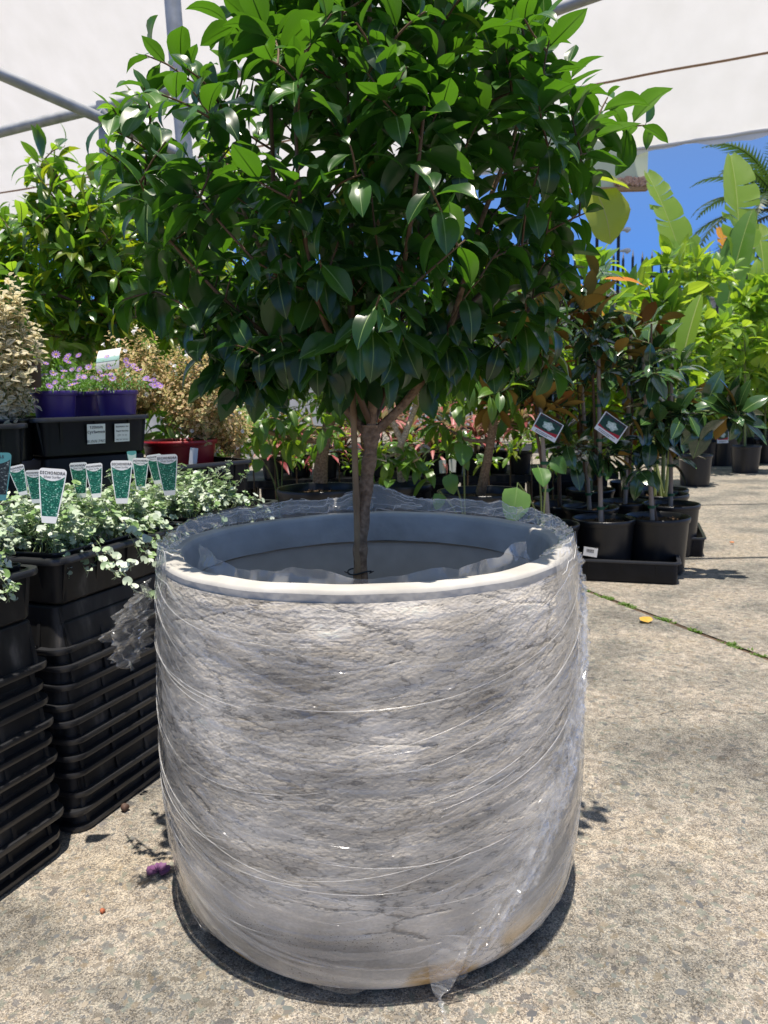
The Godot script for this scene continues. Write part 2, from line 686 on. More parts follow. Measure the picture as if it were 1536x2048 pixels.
func make_paving() -> void:
	make_concrete()
	# bare earth under the slabs, out to the horizon
	var g := Shape.new()
	g.face(Vector3(-180, -0.03, 180), Vector3(-180, -0.03, -180), Vector3(180, -0.03, -180), Vector3(180, -0.03, 180))
	var em := triplanar(paint(1, 1, 1, 0.95, 0.2), 0.8)
	em.albedo_texture = noise_tex(0.05, Color(0.05, 0.035, 0.025).linear_to_srgb(), Color(0.20, 0.14, 0.10).linear_to_srgb(), 256, 41, 4)
	struct(part("ground", g, em))
	# two slabs with an open joint between them
	var a := Vector2(1.058, -3.974)
	var d := (Vector2(1.475, -2.858) - a).normalized()
	var side := Vector2(d.y, -d.x) * 0.015
	var far := a - d * 13.0
	var near := a + d * 9.0
	slab("concrete_slab", PackedVector2Array([far - side, near - side, Vector2(-12, near.y), Vector2(-12, far.y)]), 0.0, 0.09)
	slab("concrete_slab", PackedVector2Array([far + side, Vector2(30, far.y), Vector2(30, near.y), near + side]), 0.0, 0.09)
	slab("concrete_slab", PackedVector2Array([Vector2(-30, -60), Vector2(30, -60), Vector2(30, far.y - 0.015), Vector2(-30, far.y - 0.015)]), 0.0, 0.09)
	# dirt and moss in the joint
	var r := rnd(5)
	var dirt := Shape.new()
	var k := dirt.v.size()
	for i in 90:
		var p := a - d * 0.6 + d * (i * 0.028)
		for s in [-1, 1]:
			var q: Vector2 = p + side * s * 1.0
			dirt.vert(Vector3(q.x, -0.004 + r.randf_range(-0.003, 0.003), q.y), Vector2(i * 0.1, s))
	dirt.weave(k, 90, 2)
	struct(part("joint_dirt", dirt, em))
	var tuft := Shape.new()
	for i in 9:
		var w := r.randf() * TAU
		var l := r.randf_range(0.6, 1.0)
		var tip := Vector3(cos(w) * l * 0.8, l * r.randf_range(0.5, 1.0), sin(w) * l * 0.8)
		var sd := Vector3(-sin(w), 0, cos(w)) * 0.2
		var b := tuft.vert(sd * 0.6)
		tuft.vert(-sd * 0.6)
		tuft.vert(tip * 0.6 - sd)
		tuft.vert(tip * 0.6 + sd)
		tuft.vert(tip)
		tuft.quad(b, b + 3, b + 2, b + 1)
		tuft.tri(b + 3, b + 4, b + 2)
	var tm := tuft.mesh(leafy(0.10, 0.17, 0.03, 0.7, 0.2))
	var xfs := []
	for c: Array in [[0.02, 0.08, 12], [0.19, 0.07, 46], [0.34, 0.06, 40], [0.62, 0.05, 34], [0.80, 0.04, 10], [1.0, 0.06, 34], [1.16, 0.04, 16]]:
		for i in int(c[2]):
			var p: Vector2 = a + d * (float(c[0]) + r.randfn(0.0, float(c[1]) * 0.5)) + side * r.randf_range(-1.2, 1.6)
			xfs.append(Transform3D(Basis(Vector3.UP, r.randf() * TAU).scaled(Vector3.ONE * r.randf_range(0.009, 0.022)), Vector3(p.x, -0.006, p.y)))
	var moss := scatter("moss", tm, xfs, self)
	tag(moss, "green moss and tiny weeds growing along the joint in the concrete", "moss")
	# a hairline crack wandering across the right slab
	var crack := Shape.new()
	for i in 60:
		var t := i / 59.0
		var p := on_level(lerpf(1195, 1560, t), 1432.0 + 7.0 * sin(t * 9.0) - 12.0 * t)
		var j := Vector3(r.randf_range(-0.004, 0.004), 0.0022, r.randf_range(-0.006, 0.006))
		var wd := 0.0009 + 0.0007 * sin(i * 1.9)
		crack.vert(p + j - Vector3(0, 0, wd), Vector2(t, 0))
		crack.vert(p + j + Vector3(0, 0, wd), Vector2(t, 1))
	crack.weave(0, 60, 2)
	struct(part("crack", crack, paint(0.10, 0.09, 0.08, 0.95, 0.1)))
	# the larger stones near the camera stand a little proud of the worn surface
	var forms := []
	for i in 8:
		var s := Shape.new()
		var n := 9
		for ring in 2:
			for q in n:
				var w := TAU * q / n
				var rad := (1.0 if ring == 0 else 0.82) * (1.0 + 0.22 * sin(w * 2.0 + i) + r.randf_range(-0.24, 0.2))
				s.vert(Vector3(cos(w) * rad, 0.0 if ring == 0 else 0.10 + 0.03 * sin(w + i), sin(w) * rad * 0.62))
		var c := s.vert(Vector3(0, 0.12, 0))
		for q in n:
			var q2 := (q + 1) % n
			s.quad(q, q2, n + q2, n + q)
			s.tri(n + q, n + q2, c)
		forms.append(s)
	var tones := []
	for t: Array in [[0.13, 0.135, 0.138], [0.155, 0.168, 0.155], [0.17, 0.155, 0.135], [0.11, 0.11, 0.112], [0.185, 0.19, 0.17], [0.22, 0.195, 0.16], [0.33, 0.285, 0.225]]:
		tones.append(paint(t[0], t[1], t[2], 0.8, 0.3))
	var rocks := Node3D.new()
	rocks.name = "aggregate_stones"
	struct(rocks)
	add_child(rocks)
	var cache := {}
	var made := 0
	while made < 290:
		var px := r.randf_range(0, 1536)
		var py := 1420.0 + 640.0 * sqrt(r.randf())
		var p := on_level(px, py)
		if Vector2(p.x + 0.03, p.z + 1.667).length() < 0.47 or p.x < -0.72:
			continue
		var fi := r.randi() % 8
		var ti := r.randi() % 7
		if not cache.has([fi, ti]):
			cache[[fi, ti]] = (forms[fi] as Shape).mesh(tones[ti])
		var s := r.randf_range(0.004, 0.008) if r.randf() < 0.8 else r.randf_range(0.008, 0.0125)
		put("stone", cache[[fi, ti]], null, rocks, Transform3D(Basis(Vector3.UP, r.randf() * TAU).scaled_local(Vector3(s, s * 0.9, s)), Vector3(p.x, -0.0003, p.z)))
		made += 1


# ------------------------------------------------------------------ the white canopy and its pipes
func make_canopy() -> void:
	var e1 := Vector3(6.674, 5.363, -13.866)
	var u := Vector3(-0.9107, 0, -0.4130)
	var w := Vector3(-0.4130, 0, 0.9107)
	var rise := tan(deg_to_rad(36.0))
	var cloth := paint(0.89, 0.885, 0.878, 0.75, 0.2)
	triplanar(cloth, 0.22)
	cloth.albedo_texture = noise_tex(0.012, Color(0.94, 0.94, 0.93), Color(1, 1, 1), 512, 71, 6)
	cloth.backlight_enabled = true
	cloth.backlight = Color(1.0, 0.993, 0.985).linear_to_srgb()
	var root := thing("shade_canopy", "white translucent cloth canopy roof on a steel pipe frame behind the plants", "canopy")
	var s := Shape.new()
	var nu := 120
	var nt := 26
	for j in nt + 1:
		for i in nu + 1:
			var a := -3.4 + i * 0.29
			var t := lerpf(2.0, 5.6, clampf((a + 1.0) / 19.0, 0.0, 1.0)) * j / nt
			var sag := 0.010 * sin(a * 1.1) * sin(t * 1.2) + 0.004 * sin(a * 3.7 + t * 1.5)
			var p := e1 + u * a + w * t + Vector3.UP * (t * rise + sag * minf(1.0, t * 3.0))
			if j == 0:
				p.y += 0.02 * sin(a * 9.0) + 0.015 * sin(a * 23.0)
			s.vert(p, Vector2(a * 0.3, t * 0.3))
	s.weave(0, nt + 1, nu + 1)
	part("cloth", s, cloth, root)
	# the hem: a rolled edge with a loose flap below it
	var roll := PackedVector3Array()
	var flap := Shape.new()
	for i in 201:
		var a := -3.4 + i * 0.174
		roll.append(e1 + u * a + w * 0.035 + Vector3.UP * (0.006 + 0.006 * sin(a * 7.0)))
		var drop := 0.07 + 0.04 * sin(a * 3.3) + 0.025 * sin(a * 9.0)
		flap.vert(e1 + u * a + w * 0.03, Vector2(a, 0))
		flap.vert(e1 + u * a + w * (0.02 + 0.015 * sin(a * 9.0)) - Vector3.UP * drop, Vector2(a, 1))
	flap.weave(0, 201, 2)
	var hem := Shape.new()
	hem.tube(roll, taper(201, 0.03, 0.03), 6)
	part("hem", hem, paint(0.62, 0.62, 0.62, 0.8), root)
	part("hem_flap", flap, cloth, root)
	# the stitched seam
	var seam := Shape.new()
	for i in 121:
		var a := -3.4 + i * 0.29
		for k in 2:
			var t := 1.13 + k * 0.036
			var sag := 0.010 * sin(a * 1.1) * sin(t * 1.2) + 0.004 * sin(a * 3.7 + t * 1.5)
			seam.vert(e1 + u * a + w * t + Vector3.UP * (t * rise + sag - 0.008), Vector2(a, k))
	seam.weave(0, 121, 2)
	part("seam", seam, paint(0.42, 0.26, 0.16, 0.8), root)
	# the frame pipes under the cloth
	var pipes := [
		[[at(-130, 90, 5.6), at(0, 148, 5.8), at(205, 238, 6.3), at(300, 282, 6.6), at(520, 385, 7.4)], 0.042],
		[[at(-200, 320, 6.4), at(0, 264, 6.4), at(205, 214, 6.4), at(330, 182, 6.4), at(700, 90, 6.3), at(975, 62, 6.3), at(1150, 6, 6.0), at(1330, -60, 5.6)], 0.040],
	]
	for p: Array in pipes:
		var c := curve(p[0], 4)
		var t := Shape.new()
		t.tube(c, taper(c.size(), p[1], p[1]), 12)
		part("pipe", t, mats.steel, root)
	var stub := Shape.new()
	stub.tube(PackedVector3Array([at(205, 205, 6.35), at(211, 420, 6.35)]), taper(2, 0.036, 0.036), 12)
	part("pipe", stub, mats.steel, root)
	var clamp_ := Shape.new()
	clamp_.tube(PackedVector3Array([at(196, 226, 6.3), at(216, 245, 6.35)]), taper(2, 0.056, 0.056), 12)
	clamp_.tube(PackedVector3Array([at(205, 205, 6.37), at(206, 224, 6.37)]), taper(2, 0.05, 0.05), 12)
	part("clamp", clamp_, mats.steel, root)
	for q: Array in [[345, 0, 402, 720, 5.0, 0.049], [1104, 330, 1128, 620, 6.6, 0.05]]:
		var top := at(q[0], q[1], q[4])
		var low := at(q[2], q[3], q[4])
		var d := (top - low).normalized()
		var foot := low - d * (low.y / d.y)
		var t := Shape.new()
		t.tube(PackedVector3Array([foot, low, top, top + d * (0.45 if q[0] == 345 else -0.05)]), taper(4, q[5], q[5]), 14)
		part("post", t, mats.steel, root)
	# the two cross pipes overhead that draw lines of shade over the concrete
	for z: Array in [[-4.16, 4.0, 0.022], [-6.4, 4.1, 0.024]]:
		var t := Shape.new()
		t.tube(PackedVector3Array([Vector3(-1.0, z[1], z[0] - 0.05), Vector3(7.5, z[1], z[0] + 0.1)]), taper(2, z[2], z[2]), 10)
		t.tube(PackedVector3Array([Vector3(7.5, 0, z[0] + 0.1), Vector3(7.5, z[1] + 0.02, z[0] + 0.1)]), taper(2, 0.04, 0.04), 10)
		part("pipe", t, mats.steel, root)


# ------------------------------------------------------------------ fence, wall and palm beyond the yard
func make_beyond() -> void:
	var r := rnd(91)
	# pale building behind the fence
	var wall := thing("pale_building", "long low pale grey building behind the black spiked fence", "building", Vector3(4.0, 0, -27.0))
	var wm := triplanar(paint(1, 1, 1, 0.9, 0.2), 0.4)
	wm.albedo_texture = noise_tex(0.02, Color(0.42, 0.43, 0.43).linear_to_srgb(), Color(0.6, 0.6, 0.6).linear_to_srgb(), 256, 43, 4)
	var b := Shape.new()
	b.box(Vector3(0, 1.9, 0), Vector3(44, 3.8, 5))
	part("wall", b, wm, wall)
	b = Shape.new()
	b.box(Vector3(0, 3.95, 0), Vector3(44.6, 0.28, 5.6))
	part("roof", b, paint(0.35, 0.36, 0.37, 0.6), wall)
	# black palisade with spikes
	var fence := thing("palisade_fence", "tall black steel palisade fence with spiked tops beyond the nursery", "fence", Vector3(0, 0, -16.6))
	var rail := Shape.new()
	rail.box(Vector3(8.0, 3.42, -0.04), Vector3(21, 0.08, 0.035))
	rail.box(Vector3(8.0, 0.35, -0.04), Vector3(21, 0.08, 0.035))
	part("rail", rail, mats.fence, fence)
	var bar := Shape.new()
	bar.box(Vector3(0, 1.93, 0), Vector3(0.045, 3.7, 0.035))
	var k := bar.v.size()
	for q: Vector3 in [Vector3(-0.022, 3.77, 0.015), Vector3(0.022, 3.77, 0.015), Vector3(0.022, 3.77, -0.015), Vector3(-0.022, 3.77, -0.015), Vector3(0, 3.95, 0)]:
		bar.vert(q)
	for i in 4:
		bar.tri(k + (i + 1) % 4, k + i, k + 4)
	var bm := bar.mesh(mats.fence)
	for i in 84:
		put("picket", bm, null, fence, Transform3D(Basis(), Vector3(0.5 + i * 0.2, r.randf_range(-0.03, 0.03), 0)))
	var wire := Shape.new()
	for i in 150:
		for s in [-1, 1]:
			var x0 := 0.0 + i * 0.125
			var x1: float = x0 + s * 2.9
			wire.tube(PackedVector3Array([Vector3(x0, 0.1, -0.08 - 0.004 * s), Vector3(x1, 3.1, -0.08 - 0.004 * s)]), taper(2, 0.005, 0.005), 3, false)
	part("wire_mesh", wire, paint(0.3, 0.31, 0.32, 0.5), fence)
	# electric fence standards
	for q: Array in [[1195, 425, 1192, 640, "thin black post standing left of the insulated post at the fence"], [1238, 418, 1236, 640, "thin black fence post carrying three white insulators"]]:
		var low := at(q[2], q[3], 14.8)
		var top := at(q[0], q[1], 14.8)
		var t := thing("fence_post", q[4], "post", Vector3(low.x, 0, low.z))
		var s := Shape.new()
		s.tube(PackedVector3Array([Vector3.ZERO, Vector3(top.x - low.x, top.y, 0)]), taper(2, 0.035, 0.03), 8)
		part("pole", s, mats.fence, t)
		if q[0] == 1238:
			for y: float in [420.0, 460.0, 502.0]:
				var c := at(1254, y, 14.8) - t.position
				s = Shape.new()
				s.tube(PackedVector3Array([c - Vector3(0.15, 0, 0), c - Vector3(0.05, -0.01, 0), c, c + Vector3(0.06, 0.02, 0)]), PackedFloat32Array([0.012, 0.03, 0.055, 0.03]), 8)
				part("insulator", s, paint(0.6, 0.6, 0.6, 0.4), t)
	# pale green fascia panel with timber batten, under the canopy edge
	var a := at(1128, 300, 14.8)
	var c := at(1296, 290, 14.8)
	var low := at(1296, 378, 14.8)
	var panel := thing("fascia_panel", "pale green wall panel with a timber batten along its broken lower edge", "panel", Vector3((a.x + c.x) * 0.5, 0, -14.8))
	var hw := (c.x - a.x) * 0.5
	b = Shape.new()
	b.box(Vector3(-0.4, low.y + 0.60, 0), Vector3(hw * 2.0 + 0.8, 1.2, 0.04))
	part("board", b, paint(0.55, 0.62, 0.47, 0.8), panel)
	b = Shape.new()
	b.box(Vector3(-0.4, low.y, 0.01), Vector3(hw * 2.0 + 0.8, 0.065, 0.12))
	part("batten", b, paint(0.38, 0.24, 0.12, 0.8), panel)
	b = Shape.new()
	for i in 40:
		var x := hw - r.randf() * 0.6
		b.box(Vector3(x, low.y + 0.07 + r.randf() * 0.09, 0.05), Vector3.ONE * r.randf_range(0.04, 0.10), Basis(spot(r).normalized(), r.randf() * 3.0))
	part("insulation_wool", b, paint(0.55, 0.36, 0.28, 0.95), panel)
	b = Shape.new()
	b.box(Vector3(-hw - 0.1, low.y * 0.5, -0.08), Vector3(0.12, low.y, 0.12))
	part("post", b, mats.steel, panel)
	# a date palm at the right edge
	var crown := at(1566, 420, 19.0)
	var palm := thing("palm_tree", "palm with arching dark feather fronds behind the fence at far right", "palm tree", Vector3(crown.x, 0, crown.z))
	var tr := Shape.new()
	tr.tube(PackedVector3Array([Vector3.ZERO, Vector3(0, crown.y * 0.5, 0), Vector3(0, crown.y, 0)]), PackedFloat32Array([0.3, 0.25, 0.28]), 12)
	part("trunk", tr, mats.bark, palm)
	var fm := leafy(0.03, 0.055, 0.02, 0.4, 0.1)
	for i in 30:
		var w := TAU * i * 0.618
		var el := 1.25 - 1.5 * i / 30.0
		var fr := Shape.new()
		var pts := PackedVector3Array()
		var len_ := r.randf_range(2.0, 2.7)
		for q in 14:
			var t := q / 13.0
			var ang := el - t * t * 1.3
			var prev := pts[q - 1] if q else Vector3(0, crown.y, 0)
			pts.append(prev + Vector3(cos(w) * cos(ang), sin(ang), sin(w) * cos(ang)) * len_ / 13.0)
		fr.tube(pts, taper(14, 0.02, 0.005), 4, false)
		for q in range(1, 14):
			var d := (pts[q] - pts[q - 1]).normalized()
			var sd := d.cross(Vector3.UP).normalized()
			for h in 2:
				for s in [-1, 1]:
					var p := pts[q].lerp(pts[q - 1], h * 0.5)
					var l := 0.55 * sin(PI * (0.12 + 0.85 * (q - h * 0.5) / 13.0))
					var tip: Vector3 = p + (sd * s * 0.85 + d * 0.6 + Vector3.DOWN * 0.15).normalized() * l
					var n := fr.vert(p - d * 0.05)
					fr.vert(p + d * 0.05)
					fr.vert(tip)
					fr.tri(n, n + 1, n + 2)
		part("frond", fr, fm, palm)


# ------------------------------------------------------------------ the big round planter and its stretch film
const POT := Vector3(-0.036, 0, -1.609)
const POT_FIT := Vector3(0.960, 1.022, 0.960)
var pot_curve := [Vector2(0.0, 0.3952), Vector2(0.012, 0.4188), Vector2(0.035, 0.4355), Vector2(0.08, 0.4482), Vector2(0.17, 0.4581), Vector2(0.30, 0.4625), Vector2(0.40, 0.4610), Vector2(0.55, 0.4551), Vector2(0.66, 0.4473), Vector2(0.72, 0.4424)]


func pot_r(h: float) -> float:
	for i in pot_curve.size() - 1:
		var a: Vector2 = pot_curve[i]
		var b: Vector2 = pot_curve[i + 1]
		if h <= b.x:
			var p: Vector2 = pot_curve[maxi(i - 1, 0)]
			var n: Vector2 = pot_curve[mini(i + 2, pot_curve.size() - 1)]
			var t := (h - a.x) / (b.x - a.x)
			if i < 2:
				return lerpf(a.y, b.y, t)
			return lerpf(a.y, b.y, t) + 0.0 * (p.y + n.y)
	return 0.45


func polar(a: float, r: float, h: float) -> Vector3:
	return Vector3(sin(a) * r, h, cos(a) * r)


func make_planter() -> void:
	var w := 2048
	var h := 1024
	# slate-like skin: fine strata, torn flakes, long cracks
	var strata := bytes_of(0.030, w / 4, h, 101, FastNoiseLite.TYPE_SIMPLEX_SMOOTH, 5, 0, 22.0)
	strata = widen(strata, w / 4, h, w)
	var plates := bytes_of(0.008, w / 2, h, 103, FastNoiseLite.TYPE_SIMPLEX_SMOOTH, 5, 0, 40.0)
	plates = widen(plates, w / 2, h, w)
	var crumb := bytes_of(0.11, w, h, 105, FastNoiseLite.TYPE_SIMPLEX, 3)
	var cells := bytes_of(0.007, w / 2, h, 107, FastNoiseLite.TYPE_CELLULAR, 1, FastNoiseLite.RETURN_DISTANCE2_SUB, 60.0)
	cells = widen(cells, w / 2, h, w)
	var broad := bytes_of(0.0035, w, h, 109, FastNoiseLite.TYPE_SIMPLEX_SMOOTH, 4)
	var px := PackedByteArray()
	px.resize(w * h * 3)
	var hp := PackedByteArray()
	hp.resize(w * h)
	for y in h:
		var hh := 1.0 - float(y) / h          # 0 at the foot, 1 at the rim
		var rough_ := clampf((hh - 0.10) * 3.4, 0.12, 1.0)
		for x in w:
			var i := y * w + x
			var s := absf(strata[i] - 128.0) / 128.0
			var pl := plates[i] / 255.0 * 6.0
			var fr := pl - floorf(pl)
			var step_ := floorf(pl) + clampf((fr - 0.10) * 9.0, 0.0, 1.0)
			var crack := 0.0
			if cells[i] < 7 and broad[i] > 132:
				crack = 1.0 - cells[i] / 7.0
			var c := (crumb[i] - 128.0) / 128.0
			var hv := 60.0 + rough_ * (step_ * 26.0 + s * 18.0) + c * 30.0 * rough_ + (1.0 - rough_) * 60.0 - crack * 60.0
			hp[i] = clampi(int(hv), 0, 255)
			var torn := 1.0 if fr < 0.13 and rough_ > 0.5 else 0.0
			var tone := 0.90 + (broad[i] - 128) * 0.0026 + c * 0.05 + s * 0.07 * rough_ - crack * 0.30 - torn * 0.20
			var warm := clampf((plates[(i + 40000) % (w * h)] - 120) * 0.010, 0.0, 1.0) * rough_
			var r := 221.0 * tone - warm * 13.0
			var g := 212.0 * tone - warm * 15.0
			var b := 196.0 * tone - warm * 18.0
			if hh < 0.2:
				# rust and dirt rubbed into the foot
				var k := clampf((broad[(i + 77777) % (w * h)] - 150) * 0.03, 0.0, 1.0) * clampf((0.17 - hh) * 9.0, 0.0, 1.0)
				r -= 18.0 * k
				g -= 45.0 * k
				b -= 85.0 * k
				if crumb[i] > 205 and cells[i] < 60:
					r *= 0.6
					g *= 0.58
					b *= 0.55
			px[i * 3] = clampi(int(r), 0, 255)
			px[i * 3 + 1] = clampi(int(g), 0, 255)
			px[i * 3 + 2] = clampi(int(b), 0, 255)
	var m := paint(1, 1, 1, 0.82, 0.25)
	m.albedo_texture = ImageTexture.create_from_image(Image.create_from_data(w, h, false, Image.FORMAT_RGB8, px))
	m.heightmap_enabled = true
	m.heightmap_texture = ImageTexture.create_from_image(Image.create_from_data(w, h, false, Image.FORMAT_L8, hp))
	m.heightmap_scale = 0.28
	var root := thing("round_planter", "large round white stone-textured planter wrapped in clear film on the concrete", "planter", POT)
	root.scale = POT_FIT
	var s := Shape.new()
	var rows := 250
	var cols := 760
	for j in rows + 1:
		var t := float(j) / rows
		var y := 0.70 * t
		if t < 0.08:
			y = 0.70 * 0.08 * pow(t / 0.08, 1.6)
		var v := 1.0 - y / 0.72
		for k in cols + 1:
			var a := TAU * k / cols - PI
			var uu := float(k) / cols
			var hv := hp[mini(int(v * h), h - 1) * w + mini(int(uu * w), w - 1)] / 255.0
			var edge := smoothstep(0.0, 0.05, y) * (1.0 - smoothstep(0.675, 0.70, y))
			var r := pot_r(y) + (hv - 0.5) * 0.0045 * edge + 0.0025 * sin(a * 2.0 + y * 3.0)
			s.vert(polar(a, r, y), Vector2(uu, v))
	s.weave(0, rows + 1, cols + 1)
	part("outer_wall", s, m, root)
	# the cast rim: smooth lip, inner face, undercut inside
	var cast := triplanar(paint(1, 1, 1, 0.78, 0.3), 1.3)
	cast.albedo_texture = noise_tex(0.02, Color(0.40, 0.38, 0.34).linear_to_srgb(), Color(0.64, 0.615, 0.565).linear_to_srgb(), 256, 51, 5)
	cast.heightmap_enabled = true
	cast.heightmap_texture = noise_tex(0.06, Color.BLACK, Color.WHITE, 256, 53, 4)
	cast.heightmap_scale = 0.30
	var pits := rnd(8)
	var rim := Shape.new()
	rim.lathe([PackedVector2Array([Vector2(0.4420, 0.690), Vector2(0.4432, 0.700), Vector2(0.4436, 0.712)]),
		PackedVector2Array([Vector2(0.4436, 0.712), Vector2(0.4420, 0.7165), Vector2(0.4385, 0.7185)]),
		PackedVector2Array([Vector2(0.4385, 0.7185), Vector2(0.420, 0.7205), Vector2(0.402, 0.7195)]),
		PackedVector2Array([Vector2(0.402, 0.7195), Vector2(0.3975, 0.717), Vector2(0.3955, 0.711)]),
		PackedVector2Array([Vector2(0.3955, 0.711), Vector2(0.3925, 0.69), Vector2(0.390, 0.655), Vector2(0.390, 0.650)])], 300, 0.0014)
	part("rim", rim, cast, root)
	var inner := triplanar(paint(1, 1, 1, 0.9, 0.2), 2.0)
	inner.albedo_texture = noise_tex(0.03, Color(0.68, 0.60, 0.48).linear_to_srgb(), Color(0.80, 0.71, 0.58).linear_to_srgb(), 256, 57, 5)
	var well := Shape.new()
	well.lathe([PackedVector2Array([Vector2(0.390, 0.650), Vector2(0.400, 0.645), Vector2(0.416, 0.642)]), PackedVector2Array([Vector2(0.416, 0.642), Vector2(0.421, 0.5), Vector2(0.422, 0.3)])], 200)
	part("inner_wall", well, inner, root)
	var soil := Shape.new()
	soil.lathe([PackedVector2Array([Vector2(0.4225, 0.405), Vector2(0.2, 0.42), Vector2(0.0, 0.425)])], 60)
	part("potting_mix", soil, mats.soil, root)
	make_film(pits)


func widen(a: PackedByteArray, w: int, h: int, to: int) -> PackedByteArray:
	var im := Image.create_from_data(w, h, false, Image.FORMAT_L8, a)
	im.resize(to, h, Image.INTERPOLATE_CUBIC)
	return im.get_data()


func clear_film(alpha: float, rough: float) -> StandardMaterial3D:
	var m := StandardMaterial3D.new()
	m.transparency = BaseMaterial3D.TRANSPARENCY_ALPHA
	m.albedo_color = Color(0.94, 0.935, 0.92, alpha)
	m.roughness = rough
	m.metallic_specular = 0.5
	return m


func make_film(r: RandomNumberGenerator) -> void:
	var root := thing("plastic_wrap", "clear stretch film wound round the planter, torn flap at left and twisted tail at front", "plastic wrap", POT)
	root.scale = POT_FIT
	var film := clear_film(0.045, 0.13)
	var crease := clear_film(0.22, 0.22)
	var bunch := clear_film(0.17, 0.12)
	# taut lines: height as a function of angle, each over its own stretch
	var lines := []
	for i in 46:
		var c := r.randf_range(-1.9, 1.9)
		lines.append([r.randf_range(0.05, 0.68), r.randfn(0.0, 0.05), c, r.randf_range(0.3, 1.2), r.randf_range(0.0025, 0.006), r.randf_range(0.0012, 0.0034), r.randf_range(0.0, 0.03)])
	var s := Shape.new()
	var rows := 300
	var cols := 560
	var nz := FastNoiseLite.new()
	nz.seed = 7
	nz.frequency = 1.0
	nz.fractal_octaves = 3
	for j in rows + 1:
		var y := 0.035 + 0.665 * j / rows
		for k in cols + 1:
			var a := TAU * k / cols - PI
			var low := 0.0
			if j < 6:
				low = 0.03 * nz.get_noise_2d(a * 2.0, 5.0) * (1.0 - j / 6.0)
			var rr := 0.0060 + 0.0022 * nz.get_noise_2d(a * 2.2 * 3.0, y * 26.0) + 0.0010 * nz.get_noise_2d(a * 5.0 * 3.0 + 9.0, y * 90.0)
			if absf(a) < 2.2:
				for l: Array in lines:
					var da: float = (a - l[2]) / l[3]
					if absf(da) < 1.6:
						var hy: float = l[0] + 0.075 * a * a + l[1] * (a - l[2]) + l[6] * sin(a * 1.7 + l[2])
						var q: float = (y + low - hy) / l[4]
						if absf(q) < 3.0:
							rr += l[5] * exp(-q * q) * (1.0 - da * da / 2.6)
				# the crumpled edge of the last turn, running from the right rim to the tail
				var ea := 0.30 + 1.15 * pow(clampf((y - 0.05) / 0.62, 0.0, 1.0), 0.85)
				var dd := (a - ea) / 0.13
				if absf(dd) < 2.0:
					rr += 0.016 * exp(-dd * dd) * absf(nz.get_noise_2d(a * 9.0 + 40.0, y * 34.0)) * 2.0
			s.vert(polar(a, pot_r(y) + maxf(rr, 0.0035), y + low), Vector2(a, y))
	s.weave(0, rows + 1, cols + 1)
	part("wound_film", s, film, root)
	# folds where the film has doubled over into fine cords
	for i in 50:
		var c: float = r.randf_range(-1.55, 1.25) if i < 26 else r.randf_range(-1.6, -0.5)
		var span := r.randf_range(0.14, 0.75)
		var h0 := r.randf_range(0.05, 0.67)
		var tilt := r.randfn(0.015, 0.05)
		var n := 36
		var pts := PackedVector3Array()
		var rad := PackedFloat32Array()
		var thick := r.randf_range(0.0004, 0.0011) * (1.7 if r.randf() < 0.15 else 1.0)
		for k in n:
			var t := float(k) / (n - 1) * 2.0 - 1.0
			var a := c + t * span
			var y := clampf(h0 + 0.075 * a * a + tilt * t * span + 0.008 * sin(a * 3.0 + i), 0.03, 0.695)
			pts.append(polar(a, pot_r(y) + 0.0085 + 0.0015 * sin(a * 7.0 + i), y))
			rad.append(maxf(thick * (1.0 - pow(absf(t), 3.0)) * (0.75 + 0.25 * sin(t * 40.0 + i)), 0.00012))
		var f := Shape.new()
		f.tube(pts, rad, 5, false)
		part("fold", f, crease, root)
	# broader stretch bands, a few millimetres wide and rippled
	var sheer := clear_film(0.095, 0.16)
	for i in 90:
		var c: float = r.randf_range(-1.6, 1.35)
		var span := r.randf_range(0.2, 0.8)
		var h0 := r.randf_range(0.03, 0.64)
		var tilt := r.randfn(0.01, 0.06)
		var wd := r.randf_range(0.003, 0.012) * (2.2 if i % 5 == 0 else 1.0)
		var f := Shape.new()
		var n := 44
		for k in n:
			var t := float(k) / (n - 1) * 2.0 - 1.0
			var a := c + t * span
			var y0 := h0 + 0.075 * a * a + tilt * t * span
			var ww := wd * (1.0 - t * t) * (0.7 + 0.4 * nz.get_noise_2d(t * 9.0, i * 3.0))
			for q in 5:
				var e := q / 4.0 - 0.5
				var y := clampf(y0 + e * ww * 2.0, 0.03, 0.698)
				f.vert(polar(a, pot_r(y) + 0.0082 + 0.0030 * (0.25 - e * e) + 0.0012 * nz.get_noise_2d(a * 40.0, e * 3.0 + i), y), Vector2(e, t))
		f.weave(0, n, 5)
		part("stretch_band", f, sheer, root)
	# the crumpled collar over the rim
	collar(root, bunch, nz)
	# slanting crumple bands at the right and down to the tail: creased facets
	var shard := clear_film(0.05, 0.07)
	for i in 8:
		var f := Shape.new()
		var n := 24
		var wd := r.randf_range(0.03, 0.085)
		var y0 := r.randf_range(0.40, 0.70)
		var y1 := maxf(y0 - r.randf_range(0.15, 0.5), 0.05)
		var off := r.randf_range(-0.12, 0.14) * clampf(y0 * 2.0, 0.4, 1.3)
		for k in n:
			var t := float(k) / (n - 1)
			var y := lerpf(y0, y1, t)
			var a := 0.30 + 1.12 * pow(clampf((y - 0.05) / 0.62, 0.0, 1.0), 0.85) + off + 0.03 * sin(t * 9.0 + i)
			for q in 5:
				var e := (q / 4.0 - 0.5)
				f.vert(polar(a + e * wd / 0.47 * (1.0 + 0.5 * sin(t * 21.0 + i)) + r.randf_range(-0.004, 0.004), pot_r(y) + 0.010 + r.randf() * r.randf() * 0.017, y + e * 0.012 + r.randf_range(-0.004, 0.004)), Vector2(e, t))
		f.weave(0, n, 5)
